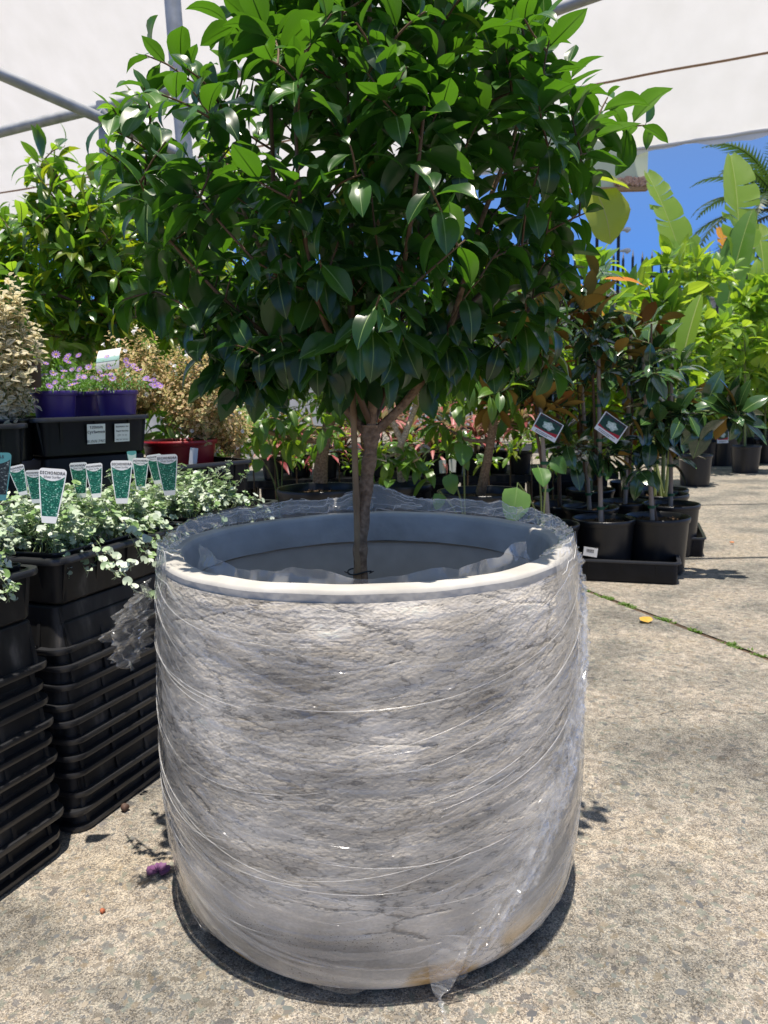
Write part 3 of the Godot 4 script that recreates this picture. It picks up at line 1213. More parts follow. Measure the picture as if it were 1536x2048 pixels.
		part("crumpled_band", f.faceted(), shard, root)
	# the loose folded edge of the last turn, down the right side to the tail
	var seam := clear_film(0.10, 0.09)
	for i in 5:
		var f := Shape.new()
		var n := 64
		for k in n:
			var t := float(k) / (n - 1)
			var y := lerpf(0.66 - i * 0.03, 0.06 + i * 0.025, t)
			var a := 0.30 + 1.10 * pow(clampf((y - 0.05) / 0.62, 0.0, 1.0), 0.8) + (i - 2) * 0.035 + 0.02 * sin(t * 13.0 + i * 2.0)
			var wd := 0.010 + 0.012 * absf(nz.get_noise_2d(t * 8.0, i * 7.0 + 50.0)) + 0.010 * sin(t * PI)
			for q in 4:
				var e := q / 3.0 - 0.5
				f.vert(polar(a + e * wd / 0.47 + r.randf_range(-0.003, 0.003), pot_r(y) + 0.011 + r.randf() * 0.010 + 0.006 * absf(e), y + r.randf_range(-0.003, 0.003)), Vector2(e, t))
		f.weave(0, n, 4)
		part("loose_edge", f.faceted(), seam, root)
	var loose := clear_film(0.11, 0.09)
	# torn flap hanging off the left side
	var fl := Shape.new()
	for j in 34:
		var t := j / 33.0
		for k in 20:
			var e := k / 19.0
			var z := nz.get_noise_2d(t * 6.0 + 60.0, e * 5.0)
			var z2 := nz.get_noise_2d(t * 17.0 + 80.0, e * 15.0)
			var wdt := lerpf(0.045, 0.085, sin(t * PI)) * (1.0 + 0.2 * sin(t * 17.0))
			var p := Vector3(-0.450 - e * wdt - 0.012 * t - z2 * 0.008, 0.675 - t * 0.125 - e * 0.055 + z * 0.015, 0.11 + 0.06 * z + 0.03 * e + 0.02 * z2)
			fl.vert(p, Vector2(e, t))
	fl.weave(0, 34, 20)
	part("torn_flap", fl, loose, root)
	# twisted tail that runs out over the concrete
	var tail := Shape.new()
	var path := curve([polar(0.30, pot_r(0.12) + 0.012, 0.13), polar(0.28, pot_r(0.07) + 0.016, 0.07), polar(0.262, 0.462, 0.028), polar(0.258, 0.482, 0.010), polar(0.25, 0.520, 0.007), polar(0.235, 0.565, 0.008), polar(0.235, 0.66, 0.006)], 12)
	for i in path.size():
		var t := float(i) / (path.size() - 1)
		var tw := t * 15.0
		var wd := lerpf(0.034, 0.0065, smoothstep(0.05, 0.5, t))
		var side := Vector3(cos(tw * smoothstep(0.3, 0.6, t)), sin(tw * smoothstep(0.3, 0.6, t)) * 0.8, 0.1)
		for q in 7:
			var e := q / 6.0 - 0.5
			var z := nz.get_noise_2d(t * 40.0, e * 9.0 + 11.0)
			tail.vert(path[i] + side * e * wd * 2.0 + Vector3(0, 0.004, 0.005) * z + Vector3.UP * maxf(0.0, -side.y * e * wd), Vector2(e, t))
	tail.weave(0, path.size(), 7)
	part("twisted_tail", tail, clear_film(0.16, 0.18), root)


func collar(root: Node3D, m: Material, nz: FastNoiseLite) -> void:
	# over the back and sides of the rim: rises from the outer face and lies over the lip
	var s := Shape.new()
	var n := 420
	var q := 15
	for i in n + 1:
		var a := 0.92 + (TAU - 1.95) * i / n          # from the right, round the back, to the left
		var away := sin((a - 0.92) / (TAU - 1.95) * PI)
		var up := 0.008 + 0.020 * away + 0.022 * absf(nz.get_noise_1d(a * 1.3 + 3.0)) + 0.005 * nz.get_noise_1d(a * 4.0)
		up += 0.028 * exp(-pow((a - PI + 0.02) / 0.16, 2.0))
		for k in q:
			var e := float(k) / (q - 1)
			var z := nz.get_noise_3d(a * 7.0, e * 3.0, 4.0)
			var z2 := nz.get_noise_3d(a * 12.0, e * 5.0, 14.0)
			var r := 0.453
			var y := 0.0
			if e < 0.5:
				y = lerpf(0.64, 0.722 + up, e * 2.0)
				r = 0.454 - 0.010 * e * 2.0 + 0.006 * z
			else:
				var f := (e - 0.5) * 2.0
				y = 0.722 + up * (1.0 - f * 0.9) + 0.004
				r = 0.444 - f * (0.034 + 0.012 * z)
			s.vert(polar(a, r + z2 * 0.004, y + z2 * 0.004 + z * 0.006 * e), Vector2(a, e))
	s.weave(0, n + 1, q)
	part("rim_collar", s, m, root)
	var cord := clear_film(0.38, 0.2)
	for c in 84:
		var a0 := 0.95 + (TAU - 2.0) * nz_rand(c * 1.37)
		var span := 0.10 + 0.35 * nz_rand(c * 2.71 + 5.0)
		var e0 := 0.2 + 0.7 * nz_rand(c * 3.3 + 9.0)
		var de := 0.5 * (nz_rand(c * 4.1) - 0.5)
		var pts := PackedVector3Array()
		for k in 22:
			var t := k / 21.0
			var i := clampi(int((a0 + span * t - 0.92) / (TAU - 1.95) * n), 0, n)
			var q2 := clampi(int((e0 + de * t) * (q - 1)), 0, q - 1)
			var p: Vector3 = s.v[i * q + q2]
			pts.append(p + Vector3(p.x, 0, p.z).normalized() * 0.002 + Vector3.UP * 0.001)
		var f := Shape.new()
		f.tube(pts, taper(22, 0.0012, 0.0004), 4, false)
		part("fold", f, cord, root)
	# the edge that stands up just inside the front of the rim
	s = Shape.new()
	for i in 261:
		var a := -1.15 + 2.2 * i / 260.0
		var up := 0.010 + 0.016 * absf(nz.get_noise_1d(a * 1.1 + 20.0)) * 2.0 + 0.004 * nz.get_noise_1d(a * 4.0)
		up *= 0.35 + 0.65 * smoothstep(0.0, 0.25, absf(a + 0.02))
		up += 0.02 * smoothstep(0.75, 1.05, absf(a))
		for k in 9:
			var e := k / 8.0
			var z := nz.get_noise_3d(a * 5.0, e * 2.0, 30.0)
			s.vert(polar(a, 0.387 - 0.022 * e + z * 0.016 * e, 0.655 + e * (0.058 + up) + z * 0.004), Vector2(a, e))
	s.weave(0, 261, 9)
	part("inner_collar", s, m, root)


# ------------------------------------------------------------------ the young tree that stands in the planter
func make_potted_tree() -> void:
	var r := rnd(2024)
	var d := 1.615
	var base := at(722, 1165, d)
	base.y = 0.415
	var root := thing("young_tree", "young glossy dark-green tree with forked brown trunk growing in the big round planter", "tree", base)
	var o := base
	var trunk := Shape.new()
	var tp := [Vector3.ZERO, at(721, 1150, d) - o, at(722, 1070, d) - o, at(732, 970, d + 0.01) - o, at(741, 900, d) - o, at(741, 850, d) - o]
	var c := curve(tp, 7)
	var tr := PackedFloat32Array()
	for i in c.size():
		var t := float(i) / (c.size() - 1)
		tr.append(lerpf(0.0155, 0.0145, t) + 0.0014 * sin(i * 1.3) + (0.005 if t > 0.86 else 0.0))
	trunk.tube(c, tr, 12)
	part("trunk", trunk, mats.bark, root)
	# main limbs: pixels of the photograph with a depth of their own
	var limbs := [
		[[738, 872, 0.0], [695, 822, -0.01], [662, 772, -0.03], [600, 650, -0.06], [556, 565, -0.10], [490, 430, -0.14], [430, 250, -0.16]],
		[[742, 860, 0.0], [747, 790, 0.03], [756, 650, 0.06], [748, 300, 0.05], [738, -10, 0.02], [735, -120, 0.0]],
		[[747, 868, 0.0], [815, 800, 0.01], [858, 738, 0.02], [905, 640, 0.04], [960, 450, 0.07], [1035, 250, 0.1], [1080, 40, 0.08]],
		[[600, 650, -0.06], [556, 545, -0.02], [545, 300, 0.05], [540, 160, 0.08]],
		[[742, 850, 0.0], [712, 760, 0.10], [703, 560, 0.16], [700, 300, 0.18], [690, 110, 0.15]],
		[[744, 850, 0.0], [775, 760, -0.10], [820, 560, -0.20], [860, 330, -0.22], [880, 120, -0.2]],
		[[905, 640, 0.04], [985, 560, -0.06], [1080, 420, -0.12], [1160, 260, -0.14]],
		[[662, 772, -0.03], [560, 690, 0.06], [450, 600, 0.10], [330, 470, 0.12]],
		[[756, 650, 0.06], [800, 560, 0.22], [830, 380, 0.32], [850, 200, 0.33]],
		[[712, 760, 0.10], [640, 620, 0.24], [600, 400, 0.32], [590, 200, 0.3]],
	]
	var nodes := PackedVector3Array()
	for i in limbs.size():
		var pts := []
		for q: Array in limbs[i]:
			pts.append(at(q[0], q[1], d - float(q[2])) - o)
		var cc := curve(pts, 6)
		var s := Shape.new()
		var r0: float = [0.0105, 0.0115, 0.0100, 0.0075, 0.0075, 0.008, 0.006, 0.006, 0.0055, 0.0055][i]
		s.tube(cc, taper(cc.size(), r0, 0.0025), 8, false)
		part("branch", s, mats.bark if i < 3 else mats.twig, root)
		for k in range(3, cc.size()):
			nodes.append(cc[k])
	# shoot tips filling the crown; half widths by height
	var hs := [1.03, 1.13, 1.23, 1.33, 1.43, 1.52, 1.62, 1.71, 1.86, 2.0]
	var lw := [0.23, 0.34, 0.42, 0.47, 0.50, 0.54, 0.45, 0.29, 0.20, 0.10]
	var rw := [0.21, 0.31, 0.40, 0.46, 0.50, 0.52, 0.50, 0.43, 0.34, 0.12]
	var tips := []
	var axis := Vector3(-0.035, 0, -1.615)
	while tips.size() < 440:
		var y := r.randf_range(1.10, 2.0)
		var k := 0
		while hs[k + 1] < y:
			k += 1
		var t: float = (y - hs[k]) / (hs[k + 1] - hs[k])
		var w := r.randf() * TAU
		var side := sin(w)
		var reach: float = lerpf(lw[k], lw[k + 1], t) if side < 0.0 else lerpf(rw[k], rw[k + 1], t)
		reach *= 1.0 - 0.16 * absf(cos(w))
		var q := pow(r.randf(), 0.42) * r.randf_range(0.86, 1.0)
		var p := axis + Vector3(side * reach * q, y, cos(w) * reach * q) - o
		var ok := true
		for e: Vector3 in tips:
			if e.distance_squared_to(p) < 0.0025:
				ok = false
				break
		if ok:
			tips.append(p)
	for q: Array in [[245, 600, 0.05], [300, 585, 0.0], [470, 765, 0.12], [520, 770, 0.08], [500, 720, 0.05], [445, 740, 0.05], [1080, 690, 0.0], [1120, 640, 0.05], [1060, 620, 0.1], [1130, 560, 0.1], [440, 700, 0.1], [400, 640, 0.1], [540, 730, 0.15], [470, 690, 0.2], [620, 690, 0.22], [700, 680, 0.30], [740, 640, 0.36], [1105, 740, 0.02], [1010, 680, 0.1], [1300, 250, 0.0], [1215, 195, 0.05], [205, 300, 0.05], [290, 110, 0.0], [900, 700, 0.12], [560, 670, 0.2], [840, 560, 0.36], [760, 590, 0.40], [640, 520, 0.36], [930, 480, 0.34], [850, 350, 0.42], [700, 290, 0.40], [600, 330, 0.38]]:
		tips.append(at(q[0], q[1], d - float(q[2])) - o)
	tips.sort_custom(func(a: Vector3, b: Vector3): return a.distance_to(Vector3(0, 0.75, 0)) < b.distance_to(Vector3(0, 0.75, 0)))
	var tw := Shape.new()
	var ends := twigs(tw, nodes, tips, 0.0034, r, 0.05)
	part("twigs", tw, mats.twig, root).set_meta("kind", "stuff")
	var leaves := []
	for e: Array in ends:
		var tip: Vector3 = e[1]
		var y := tip.y + o.y
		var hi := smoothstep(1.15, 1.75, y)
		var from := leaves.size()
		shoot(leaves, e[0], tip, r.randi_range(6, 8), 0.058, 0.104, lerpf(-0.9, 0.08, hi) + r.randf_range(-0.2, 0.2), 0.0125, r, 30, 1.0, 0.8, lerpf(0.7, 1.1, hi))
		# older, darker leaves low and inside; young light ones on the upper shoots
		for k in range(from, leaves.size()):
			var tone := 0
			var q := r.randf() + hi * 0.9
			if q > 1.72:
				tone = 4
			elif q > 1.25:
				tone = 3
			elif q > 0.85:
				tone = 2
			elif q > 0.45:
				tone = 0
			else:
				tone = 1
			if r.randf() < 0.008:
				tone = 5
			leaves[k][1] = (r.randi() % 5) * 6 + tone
	var vars := [leaf_shapes(0.44, 0.75, 0.22, 0.78, 0.88, 0.07, 8, 0.06, 1), leaf_shapes(0.48, 0.35, 0.32, 0.74, 0.94, 0.07, 8, 0.08, 2), leaf_shapes(0.40, 1.15, 0.18, 0.82, 0.84, 0.07, 8, 0.06, 3), leaf_shapes(0.52, 0.6, 0.40, 0.72, 0.95, 0.07, 8, 0.10, 4), leaf_shapes(0.46, 0.05, 0.26, 0.84, 0.88, 0.07, 7, 0.07, 5)]
	var tones := []
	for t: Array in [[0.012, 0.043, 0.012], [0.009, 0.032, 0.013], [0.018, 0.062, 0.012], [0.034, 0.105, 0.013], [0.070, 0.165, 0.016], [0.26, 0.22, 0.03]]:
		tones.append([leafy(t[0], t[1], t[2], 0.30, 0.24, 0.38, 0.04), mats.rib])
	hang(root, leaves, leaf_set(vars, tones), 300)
	# bamboo stake tied to the trunk
	var foot := at(711, 1165, d - 0.012)
	foot.y = 0.40
	var st := thing("bamboo_stake", "thin brown bamboo stake tied upright against the young tree's trunk in the planter", "garden stake", foot)
	var s := Shape.new()
	var top := at(703, 560, d - 0.01) - foot
	var pts := PackedVector3Array()
	var rr := PackedFloat32Array()
	for i in 40:
		var t := i / 39.0
		pts.append(top * t + Vector3(0.003 * sin(t * 5.0), 0, 0))
		rr.append(0.0072 + (0.0014 if i % 8 == 3 else 0.0) - 0.001 * t)
	s.tube(pts, rr, 9)
	part("cane", s, mats.stake, st)
	s = Shape.new()
	var kc := at(719, 1143, d) - foot
	var ring := PackedVector3Array()
	for i in 30:
		var w := TAU * i / 29.0
		ring.append(kc + Vector3(cos(w) * 0.025, 0.003 * sin(w * 2.0), sin(w) * 0.021))
	s.tube(ring, taper(30, 0.0018, 0.0018), 5)
	for q: Array in [[0.022, 0.006, 0.018], [-0.022, 0.006, 0.016]]:
		s.tube(PackedVector3Array([kc + Vector3(q[0], 0, q[2]), kc + Vector3(q[0] * 1.4, q[1], q[2] + 0.008)]), taper(2, 0.0016, 0.001), 5)
	part("tie", s, mats.dark_tie, st)


func nz_rand(k: float) -> float:
	return absf(fmod(sin(k * 12.9898 + 4.1) * 43758.5453, 1.0))


# ------------------------------------------------------------------ black nursery crates
const CL := 0.52
const CW := 0.36
const CH := 0.115


func loop_at(l: float, w: float, rad: float, y: float, s: Shape, n := 6) -> int:
	var first := s.v.size()
	for c in 4:
		var cx := (l * 0.5 - rad) * (1.0 if c == 0 or c == 3 else -1.0)
		var cz := (w * 0.5 - rad) * (1.0 if c < 2 else -1.0)
		for i in n + 1:
			var a := PI * 0.5 * (c + float(i) / n)
			s.vert(Vector3(cx + cos(a) * rad, y, cz + sin(a) * rad), Vector2(float(i) / n + c, y))
	return first


func bridge(s: Shape, a: int, b: int, n := 28) -> void:
	for i in n:
		var j := (i + 1) % n
		s.quad(a + i, a + j, b + j, b + i)


func shell_mesh(l: float, w: float, h: float, taper_: float) -> Array:
	var s := Shape.new()
	var b0 := loop_at(l - taper_ * 2.0 - 0.012, w - taper_ * 2.0 - 0.012, 0.018, 0.0, s)
	var b1 := loop_at(l - taper_ * 2.0, w - taper_ * 2.0, 0.024, 0.007, s)
	var t1 := loop_at(l - 0.024, w - 0.024, 0.030, h - 0.006, s)
	bridge(s, b1, b0)
	bridge(s, t1, b1)
	var c := s.vert(Vector3(0, 0, 0))
	for i in 28:
		s.tri(c, b0 + i, b0 + (i + 1) % 28)
	var i1 := loop_at(l - 0.030, w - 0.030, 0.027, h - 0.006, s)
	var i0 := loop_at(l - taper_ * 2.0 - 0.008, w - taper_ * 2.0 - 0.008, 0.020, 0.004, s)
	bridge(s, i0, i1)
	c = s.vert(Vector3(0, 0.004, 0))
	for i in 28:
		s.tri(c, i0 + (i + 1) % 28, i0 + i)
	# moulded ribs down the sides
	for k in 5:
		var x := (k - 2) * l * 0.215
		for e in [-1, 1]:
			var mid := Vector3(x, h * 0.52, e * (w * 0.5 - taper_ * 0.5 - 0.007))
			s.box(mid, Vector3(0.010, h * 0.9, 0.007), Basis(Vector3.RIGHT, e * taper_ / h))
	for k in 3:
		var z := (k - 1) * w * 0.3
		for e in [-1, 1]:
			var mid := Vector3(e * (l * 0.5 - taper_ * 0.5 - 0.007), h * 0.52, z)
			s.box(mid, Vector3(0.007, h * 0.9, 0.010), Basis(Vector3.BACK, -e * taper_ / h))
	var rim := Shape.new()
	var r0 := loop_at(l - 0.026, w - 0.026, 0.029, h - 0.015, rim)
	var r1 := loop_at(l + 0.010, w + 0.010, 0.044, h - 0.015, rim)
	bridge(rim, r1, r0)
	var r2 := loop_at(l + 0.010, w + 0.010, 0.044, h - 0.015, rim)
	var r3 := loop_at(l + 0.013, w + 0.013, 0.046, h - 0.008, rim)
	var r4 := loop_at(l + 0.006, w + 0.006, 0.039, h - 0.001, rim)
	bridge(rim, r3, r2)
	bridge(rim, r4, r3)
	var r5 := loop_at(l + 0.006, w + 0.006, 0.039, h - 0.001, rim)
	var r6 := loop_at(l - 0.031, w - 0.031, 0.027, h - 0.001, rim)
	bridge(rim, r6, r5)
	return [s, rim]


func make_crate(label: String, shp: Array, skin: Material) -> Node3D:
	var o := thing("nursery_crate", label, "crate")
	part("shell", shp[0], skin, o)
	part("rim", shp[1], mats.black_rim, o)
	return o


func dusty_black() -> StandardMaterial3D:
	# faded black plastic with dried splashes and a chalky foot
	var m: StandardMaterial3D = mats.black.duplicate()
	var t := noise_tex(0.010, Color(0.008, 0.008, 0.009).linear_to_srgb(), Color(0.05, 0.048, 0.045).linear_to_srgb(), 256, 61, 6)
	t.color_ramp.offsets = PackedFloat32Array([0.0, 0.55, 0.74, 0.9])
	t.color_ramp.colors = PackedColorArray([Color(0.010, 0.010, 0.011).linear_to_srgb(), Color(0.022, 0.022, 0.022).linear_to_srgb(), Color(0.045, 0.044, 0.042).linear_to_srgb(), Color(0.16, 0.15, 0.14).linear_to_srgb()])
	m.albedo_texture = t
	m.uv1_scale = Vector3(3.2, 1.1, 3.2)
	m.roughness = 0.48
	return m


var tray_at: Array = []


func make_crates() -> void:
	var e := Vector3(0.365, 0, -0.931)
	var n := Vector3(0.931, 0, 0.365)
	var yaw := atan2(-e.z, e.x)
	var shp := shell_mesh(CL, CW, CH, 0.020)
	var dusty := dusty_black()
	var proto := make_crate("", shp, mats.black)
	var used := false
	var fronts := [Vector3(-0.759, 0, -1.695) - e * 0.535, Vector3(-0.758, 0, -1.733), Vector3(-0.758, 0, -1.733) + e * 0.545]
	var where := ["at the left edge", "left of the planter rim", "behind the planter"]
	var r := rnd(15)
	var lift := 0.045
	for k in 3:
		var c: Vector3 = fronts[k] + e * CL * 0.5 - n * CW * 0.5
		for j in 11:
			var a := yaw + r.randfn(0.0, 0.010)
			var p := c + n * r.randfn(0.0, 0.004) + e * r.randfn(0.0, 0.006)
			var y: float = CH + j * lift + (r.randf_range(-0.005, 0.005) if j > 0 and j < 10 else 0.0)
			var rank: String = ["bottom upside-down crate", "second crate up", "third crate up", "fourth crate up", "fifth crate up", "sixth crate up", "seventh crate up", "eighth crate up", "ninth crate up", "tenth crate up, under the top one", "water-stained top crate"][j]
			var o := proto
			if used:
				o = copy(proto, "", p, a)
			used = true
			o.transform = Transform3D(Basis(Vector3.UP, a) * Basis(Vector3.RIGHT, PI), Vector3(p.x, y + 0.001, p.z))
			tag(o, "black %s in the stack %s" % [rank, where[k]], "crate", "upside-down nursery crates nested in stacks")
			if j == 10 or r.randf() < 0.25:
				(o.get_child(0) as MeshInstance3D).set_surface_override_material(0, dusty)
		var o := copy(proto, "black open crate of silvery trailing plants on the stack %s" % where[k], c, yaw, "crates holding plants on the stacks")
		o.transform = Transform3D(Basis(Vector3.UP, yaw + r.randfn(0.0, 0.01)), Vector3(c.x, CH + 10 * lift + 0.003, c.z))
		tray_at.append(o.transform)
	make_silver_plants(e, n)


# ------------------------------------------------------------------ silvery trailing plants and their tags
func round_leaf(m: Material) -> ArrayMesh:
	# kidney-shaped, cupped, on a short stalk rising along +Y
	var s := Shape.new()
	var n := 12
	var c := s.vert(Vector3(0, 0.55, 0))
	for i in n + 1:
		var w := lerpf(0.30, TAU - 0.30, float(i) / n) + PI * 0.5
		var rr := 0.5 * (1.0 + 0.06 * sin(i * 2.3))
		s.vert(Vector3(cos(w) * rr, 0.55 + 0.14 + 0.05 * sin(i * 1.7), sin(w) * rr * 0.95))
	for i in n:
		s.tri(c, c + 1 + i, c + 2 + i)
	s.tube(PackedVector3Array([Vector3(0, -0.5, -0.1), Vector3(0, 0.1, 0.05), Vector3(0, 0.56, 0)]), taper(3, 0.035, 0.03), 3, false)
	return s.mesh(m)


func make_silver_plants(e: Vector3, n: Vector3) -> void:
	var r := rnd(303)
	var ms := [leafy(0.44, 0.52, 0.38, 0.45, 0.18, 0.85, 0.5), leafy(0.33, 0.45, 0.25, 0.5, 0.2, 0.75, 0.4), leafy(0.56, 0.62, 0.52, 0.4, 0.15, 0.9, 0.8), leafy(0.20, 0.33, 0.10, 0.5, 0.2, 0.6, 0.3)]
	for m: StandardMaterial3D in ms:
		m.rim_enabled = true
		m.rim = 0.4
	var kinds := []
	for m in ms:
		kinds.append(round_leaf(m))
	var stem := leafy(0.34, 0.44, 0.20, 0.6, 0.1)
	var pot := Shape.new()
	var p0 := loop_at(0.115, 0.115, 0.015, 0.0, pot)
	var p1 := loop_at(0.148, 0.148, 0.018, 0.112, pot)
	var p2 := loop_at(0.154, 0.154, 0.020, 0.118, pot)
	var p3 := loop_at(0.142, 0.142, 0.016, 0.118, pot)
	var p4 := loop_at(0.138, 0.138, 0.016, 0.095, pot)
	bridge(pot, p1, p0)
	bridge(pot, p2, p1)
	bridge(pot, p3, p2)
	bridge(pot, p4, p3)
	var cc := pot.vert(Vector3(0, 0.098, 0))
	for i in 28:
		pot.tri(cc, p4 + (i + 1) % 28, p4 + i)
	var pm := pot.mesh(mats.pot_black)
	var ord_ := ["first", "second", "third"]
	var stack := ["at the left edge", "left of the planter", "behind the planter"]
	for k in 3:
		var tx: Transform3D = tray_at[k]
		for ix in 3:
			for iz in 2:
				if k == 2 and ix == 2:
					continue
				var local := Vector3((ix - 1) * 0.160, 0.006, (0.5 - iz) * 0.158)
				var p := tx * local
				var t := thing("silver_trailing_plant", "silver trailing plant, %s in the %s row of the crate %s" % [ord_[ix], ["front", "back"][iz], stack[k]], "plant", p, tx.basis.get_euler().y, "silvery trailing plants in the crates")
				put("pot", pm, null, t)
				var st := Shape.new()
				var groups := [[], [], [], []]
				var count := 46
				for q in count:
					var w := r.randf() * TAU
					var len_ := r.randf_range(0.07, 0.17)
					var out := Vector3(cos(w), 0, sin(w))
					var b := Vector3(r.randf_range(-0.05, 0.05), 0.096, r.randf_range(-0.05, 0.05))
					var hang_ := iz == 0 and out.z > 0.5 and r.randf() < 0.55
					if hang_:
						len_ = r.randf_range(0.10, 0.19)
					var tip := b + out * len_ * 0.62 + Vector3.UP * len_ * r.randf_range(0.45, 0.95)
					if hang_:
						tip = b + Vector3(out.x * len_ * 0.5, len_ * 0.1 - (len_ - 0.07) * 0.7, 0.045 + len_ * 0.42)
					var mid := b.lerp(tip, 0.5) + Vector3.UP * len_ * (0.42 if hang_ else 0.16)
					var cu := curve([b, mid, tip], 4)
					st.tube(cu, taper(cu.size(), 0.0013, 0.0009), 3, false)
					for j in range(2, cu.size()):
						for h in 1 + int(r.randf() < 0.55):
							var sz := r.randf_range(0.013, 0.024) * (1.0 if k < 2 else 0.95)
							var face := Vector3.UP + spot(r) * 0.75 + out * 0.25
							if hang_:
								face += n * 0.0 + Vector3(0, 0, 0.5)
							var bs := Basis(Quaternion(Vector3.UP, face.normalized())) * Basis(Vector3.UP, r.randf() * TAU)
							groups[[0, 0, 1, 1, 2, 3][r.randi() % 6]].append(Transform3D(bs.scaled_local(Vector3.ONE * sz), cu[j] + spot(r) * 0.006))
				var so := part("stems", st, stem, t)
				so.set_meta("kind", "stuff")
				for g in 4:
					scatter("foliage", kinds[g], groups[g], t)
	# two long runners hanging down the crate fronts
	var runs := [
		[[at(205, 1100, 1.62), at(232, 1118, 1.58), at(250, 1148, 1.56), at(268, 1180, 1.55), at(305, 1192, 1.55)], "long trailing runner dangling over the crate edge left of the planter rim"],
		[[at(185, 1090, 1.64), at(205, 1125, 1.59), at(225, 1142, 1.57), at(252, 1138, 1.56), at(268, 1130, 1.56)], "short forked runner hanging over the crate edge beside the long one"],
		[[at(238, 1035, 1.75), at(265, 1065, 1.7), at(285, 1082, 1.69), at(300, 1085, 1.69)], "thin runner reaching towards the planter over the crate rim"],
	]
	for q: Array in runs:
		var o0: Vector3 = q[0][0]
		var t := thing("trailing_runner", q[1], "plant runner", o0)
		var pts := []
		for p: Vector3 in q[0]:
			pts.append(p - o0)
		var cu := curve(pts, 6)
		var s := Shape.new()
		s.tube(cu, taper(cu.size(), 0.0024, 0.0012), 5)
		part("stem", s, leafy(0.42, 0.44, 0.30, 0.6, 0.1), t)
		for j in range(3, cu.size(), 3):
			var bs := Basis(Quaternion(Vector3.UP, (Vector3(0.2, 0.7, 0.6) + spot(r) * 0.6).normalized()))
			put("leaf", kinds[r.randi() % 3], null, t, Transform3D(bs.scaled_local(Vector3.ONE * r.randf_range(0.014, 0.022)), cu[j]))
	make_tags()


func lettering(words: String, size: float, m: Material, parent: Node3D, xf: Transform3D, bold := false) -> void:
	var f := SystemFont.new()
	f.font_names = PackedStringArray(["Droid Sans"])
	f.font_weight = 700 if bold else 400
	var t := TextMesh.new()
	t.text = words
	t.font = f
	t.font_size = 32
	t.pixel_size = size / 32.0
	t.depth = 0.0002
	t.curve_step = 2.0
	put("lettering", t, m, parent, xf)


func speckle_image(seed_: int, w: int, h: int, cols: Array) -> ImageTexture:
	var r := rnd(seed_)
	var im := Image.create(w, h, false, Image.FORMAT_RGB8)
	im.fill(cols[0])
	for i in w * h / 7:
		var c: Color = cols[1 + r.randi() % (cols.size() - 1)]
		var k := r.randi_range(1, 3)
		im.fill_rect(Rect2i(r.randi() % w, r.randi() % h, k, maxi(1, k - 1)), c.darkened(r.randf() * 0.25))
	return ImageTexture.create_from_image(im)


# a card tag: outline given as (x, y) pairs, built with thickness, print set just proud of its face
func card_shape(outline: PackedVector2Array, thick: float) -> Shape:
	var s := Shape.new()
	var tris := Geometry2D.triangulate_polygon(outline)
	for f in 2:
		var k := s.v.size()
		for q in outline:
			s.vert(Vector3(q.x, q.y, thick * (0.5 - f)), Vector2(q.x, -q.y))
		for t in range(0, tris.size(), 3):
			var a := outline[tris[t]]
			var b := outline[tris[t + 1]]
			var c := outline[tris[t + 2]]
			var flip := (b - a).cross(c - a) > 0.0
			if f == 1:
				flip = not flip
			if flip:
				s.tri(k + tris[t], k + tris[t + 2], k + tris[t + 1])
			else:
				s.tri(k + tris[t], k + tris[t + 1], k + tris[t + 2])
	for i in outline.size():
		var a := outline[i]
		var b := outline[(i + 1) % outline.size()]
		s.face(Vector3(a.x, a.y, -thick * 0.5), Vector3(a.x, a.y, thick * 0.5), Vector3(b.x, b.y, thick * 0.5), Vector3(b.x, b.y, -thick * 0.5))
	return s


func round_top(w: float, h: float, foot: float, rad: float) -> PackedVector2Array:
	var o := PackedVector2Array()
	for i in 7:
		var a := PI * 0.5 * i / 6.0
		o.append(Vector2(w * 0.5 - rad + cos(a) * rad, -rad + sin(a) * rad))
	for i in 7:
		var a := PI * 0.5 + PI * 0.5 * i / 6.0
		o.append(Vector2(-w * 0.5 + rad + cos(a) * rad, -rad + sin(a) * rad))
	for i in 6:
		var t := (i + 1) / 6.0
		var ww := lerpf(w, foot, t * t * 0.4 + t * 0.6)
		o.append(Vector2(-ww * 0.5, lerpf(-rad, -h, t)))
	for i in 6:
		var t := 1.0 - i / 6.0
		var ww := lerpf(w, foot, t * t * 0.4 + t * 0.6)
		o.append(Vector2(ww * 0.5, lerpf(-rad, -h, t)))
	return o


